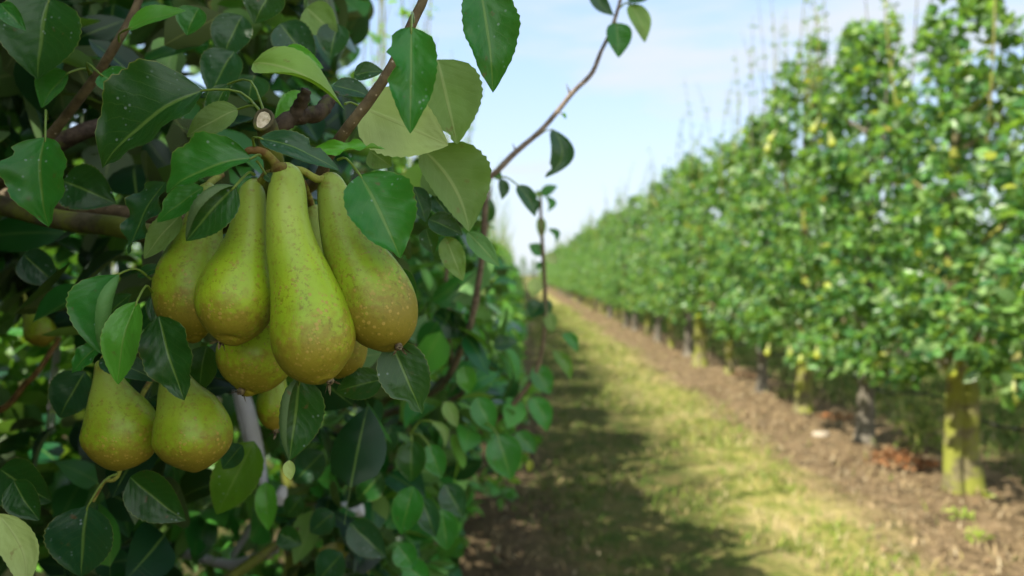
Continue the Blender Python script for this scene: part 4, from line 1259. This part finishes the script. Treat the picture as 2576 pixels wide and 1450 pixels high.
def pipe(pts, rad, label):
    mb = MB(); tube(mb, [P(*q_) for q_ in pts], rad, 8, smooth=20, rough=.06)
    return tag(mb.build('dead_branch', M['white']), label, 'branch', 'bleached branches under the tree')


pipe([(395, 1372, 1.25), (440, 1384, 1.25), (500, 1402, 1.25), (560, 1418, 1.25), (600, 1420, 1.25), (650, 1402, 1.25), (700, 1385, 1.25)], [.008, .010, .008, .009, .011, .009, .006],
     'bleached horizontal branch lying low at the bottom of the dark tree')
pipe([(585, 1400, 1.27), (610, 1360, 1.27), (640, 1310, 1.27), (655, 1290, 1.27)], [.006, .006, .007, .006], 'bleached slanting stick rising from the horizontal branch')
cl = MB(); tube(cl, [P(858, 1292, 1.02), P(885, 1288, 1.02), P(912, 1282, 1.02)], [.010, .012, .010], 8, rough=.12)
tube(cl, [P(858, 1276, 1.02), P(885, 1272, 1.02), P(910, 1270, 1.02)], [.006, .007, .006], 8, rough=.1)
tag(cl.build('plastic_clip', M['white']), 'grey white plastic clip among leaves below the central pears', 'clip')
cl = MB(); tube(cl, [P(712, 1225, .95), P(708, 1245, .95), P(700, 1268, .95)], [.005, .0085, .006], 8, smooth=8, rough=.1)
tag(cl.build('plastic_clip', M['white']), 'small pale plastic clip right of the white strap', 'clip')

fl = MB(); p = P(2066, 1096, 5.05)
q = np.linspace(0, 6.283, 11, endpoint=False); rr = np.random.default_rng(3); ra = rr.uniform(.7, 1.2, 11)
top = np.stack([.07 * np.cos(q) * ra, .035 * np.sin(q) * ra, .018 + .006 * rr.normal(size=11)], -1) + [p[0], p[1], .01]
bot = top * [1, 1, 0] + [0, 0, .0]
fl.add(np.vstack([top, bot, top.mean(0) + [0, 0, .008]]), [[k_, (k_ + 1) % 11, 22] for k_ in range(11)])
fl.f.append(np.array([[k_, 11 + k_, 11 + (k_ + 1) % 11, (k_ + 1) % 11] for k_ in range(11)])); fl.mi.append(np.zeros(11))
tag(fl.build('stone', M['pale']), 'pale flat stone lying on the bare soil strip', 'stone')


def weed(px, py, d, hgt, rad, n, table, label, cat, name, Lr, mname='grass', spread=.7, group=None):
    p = P(px, py, d); p[2] = 0
    root = empty(name, p); rr = np.random.default_rng(int(px)); mb = MB(); sm = MB()
    tag(root, label, cat, group)
    for q_ in range(9):
        az = rr.uniform(0, 6.28); e = p + A([math.cos(az) * rad * rr.uniform(.2, .9), math.sin(az) * rad * rr.uniform(.2, .9), hgt * rr.uniform(.5, 1)])
        tube(sm, [p + A([0, 0, -.01]), p * .6 + e * .4 + A([0, 0, hgt * .1]), e], [.0025, .002, .0012], 5, smooth=6, tint=table[0][1])
    th = rr.uniform(0, 6.28, n); r_ = rad * rr.uniform(0, 1, n) ** .5; z = hgt * rr.uniform(.05, 1, n) * (1 - .5 * (r_ / rad) ** 2)
    c = p + np.stack([np.cos(th) * r_, np.sin(th) * r_, z], -1)
    a = np.stack([np.cos(th), np.sin(th), rr.normal(.3, .5, n)], -1) + rr.normal(size=(n, 3)) * spread
    L = rr.uniform(*Lr, n)
    leaf_mass(mb, c, a, np.tile([0, 0, 1.0], (n, 1)) + rr.normal(size=(n, 3)) * .5, L, L * rr.uniform(.3, .6, n), mixtint(n, rr, table), rr, 1, 4, 0)
    sm.build('stem', M[mname], root); mb.build('leaves', M[mname], root)
    return root


RUST = [(3, (.25, .10, .035)), (2, (.16, .08, .04)), (2, (.28, .18, .09))]
GRN = [(3, (.16, .22, .04)), (2, (.25, .27, .06)), (1, (.10, .16, .03))]
LIME = [(1, (.28, .38, .05)), (1, (.2, .3, .04))]
weed(2265, 1165, 4.30, .10, .17, 300, RUST, 'patch of rusty dead weeds on the soil between two trunks', 'weeds', 'dead_weed', (.02, .05), 'litter')
weed(2310, 1140, 4.62, .34, .14, 320, GRN, 'bushy yellow green weed behind the rusty patch', 'weed', 'weed', (.02, .05))
weed(2100, 1040, 5.6, .06, .12, 90, RUST, 'low reddish dead weeds right of the flared trunk', 'weeds', 'dead_weed', (.02, .05), 'litter')
weed(1975, 990, 6.6, .14, .10, 120, GRN, 'small green weed left of the flared trunk', 'weed', 'weed', (.02, .045))
weed(1880, 950, 7.9, .06, .14, 70, RUST, 'red brown dead weeds by the fourth and fifth trunks', 'weeds', 'dead_weed', (.02, .05), 'litter')
weed(2418, 1305, 3.35, .05, .05, 36, LIME, 'bright lime seedling clump in front of the double trunk', 'weed', 'weed', (.015, .035))
weed(2462, 1352, 3.1, .05, .045, 40, LIME, 'smallest lime seedling nearest the bottom right corner', 'weed', 'weed', (.015, .035))
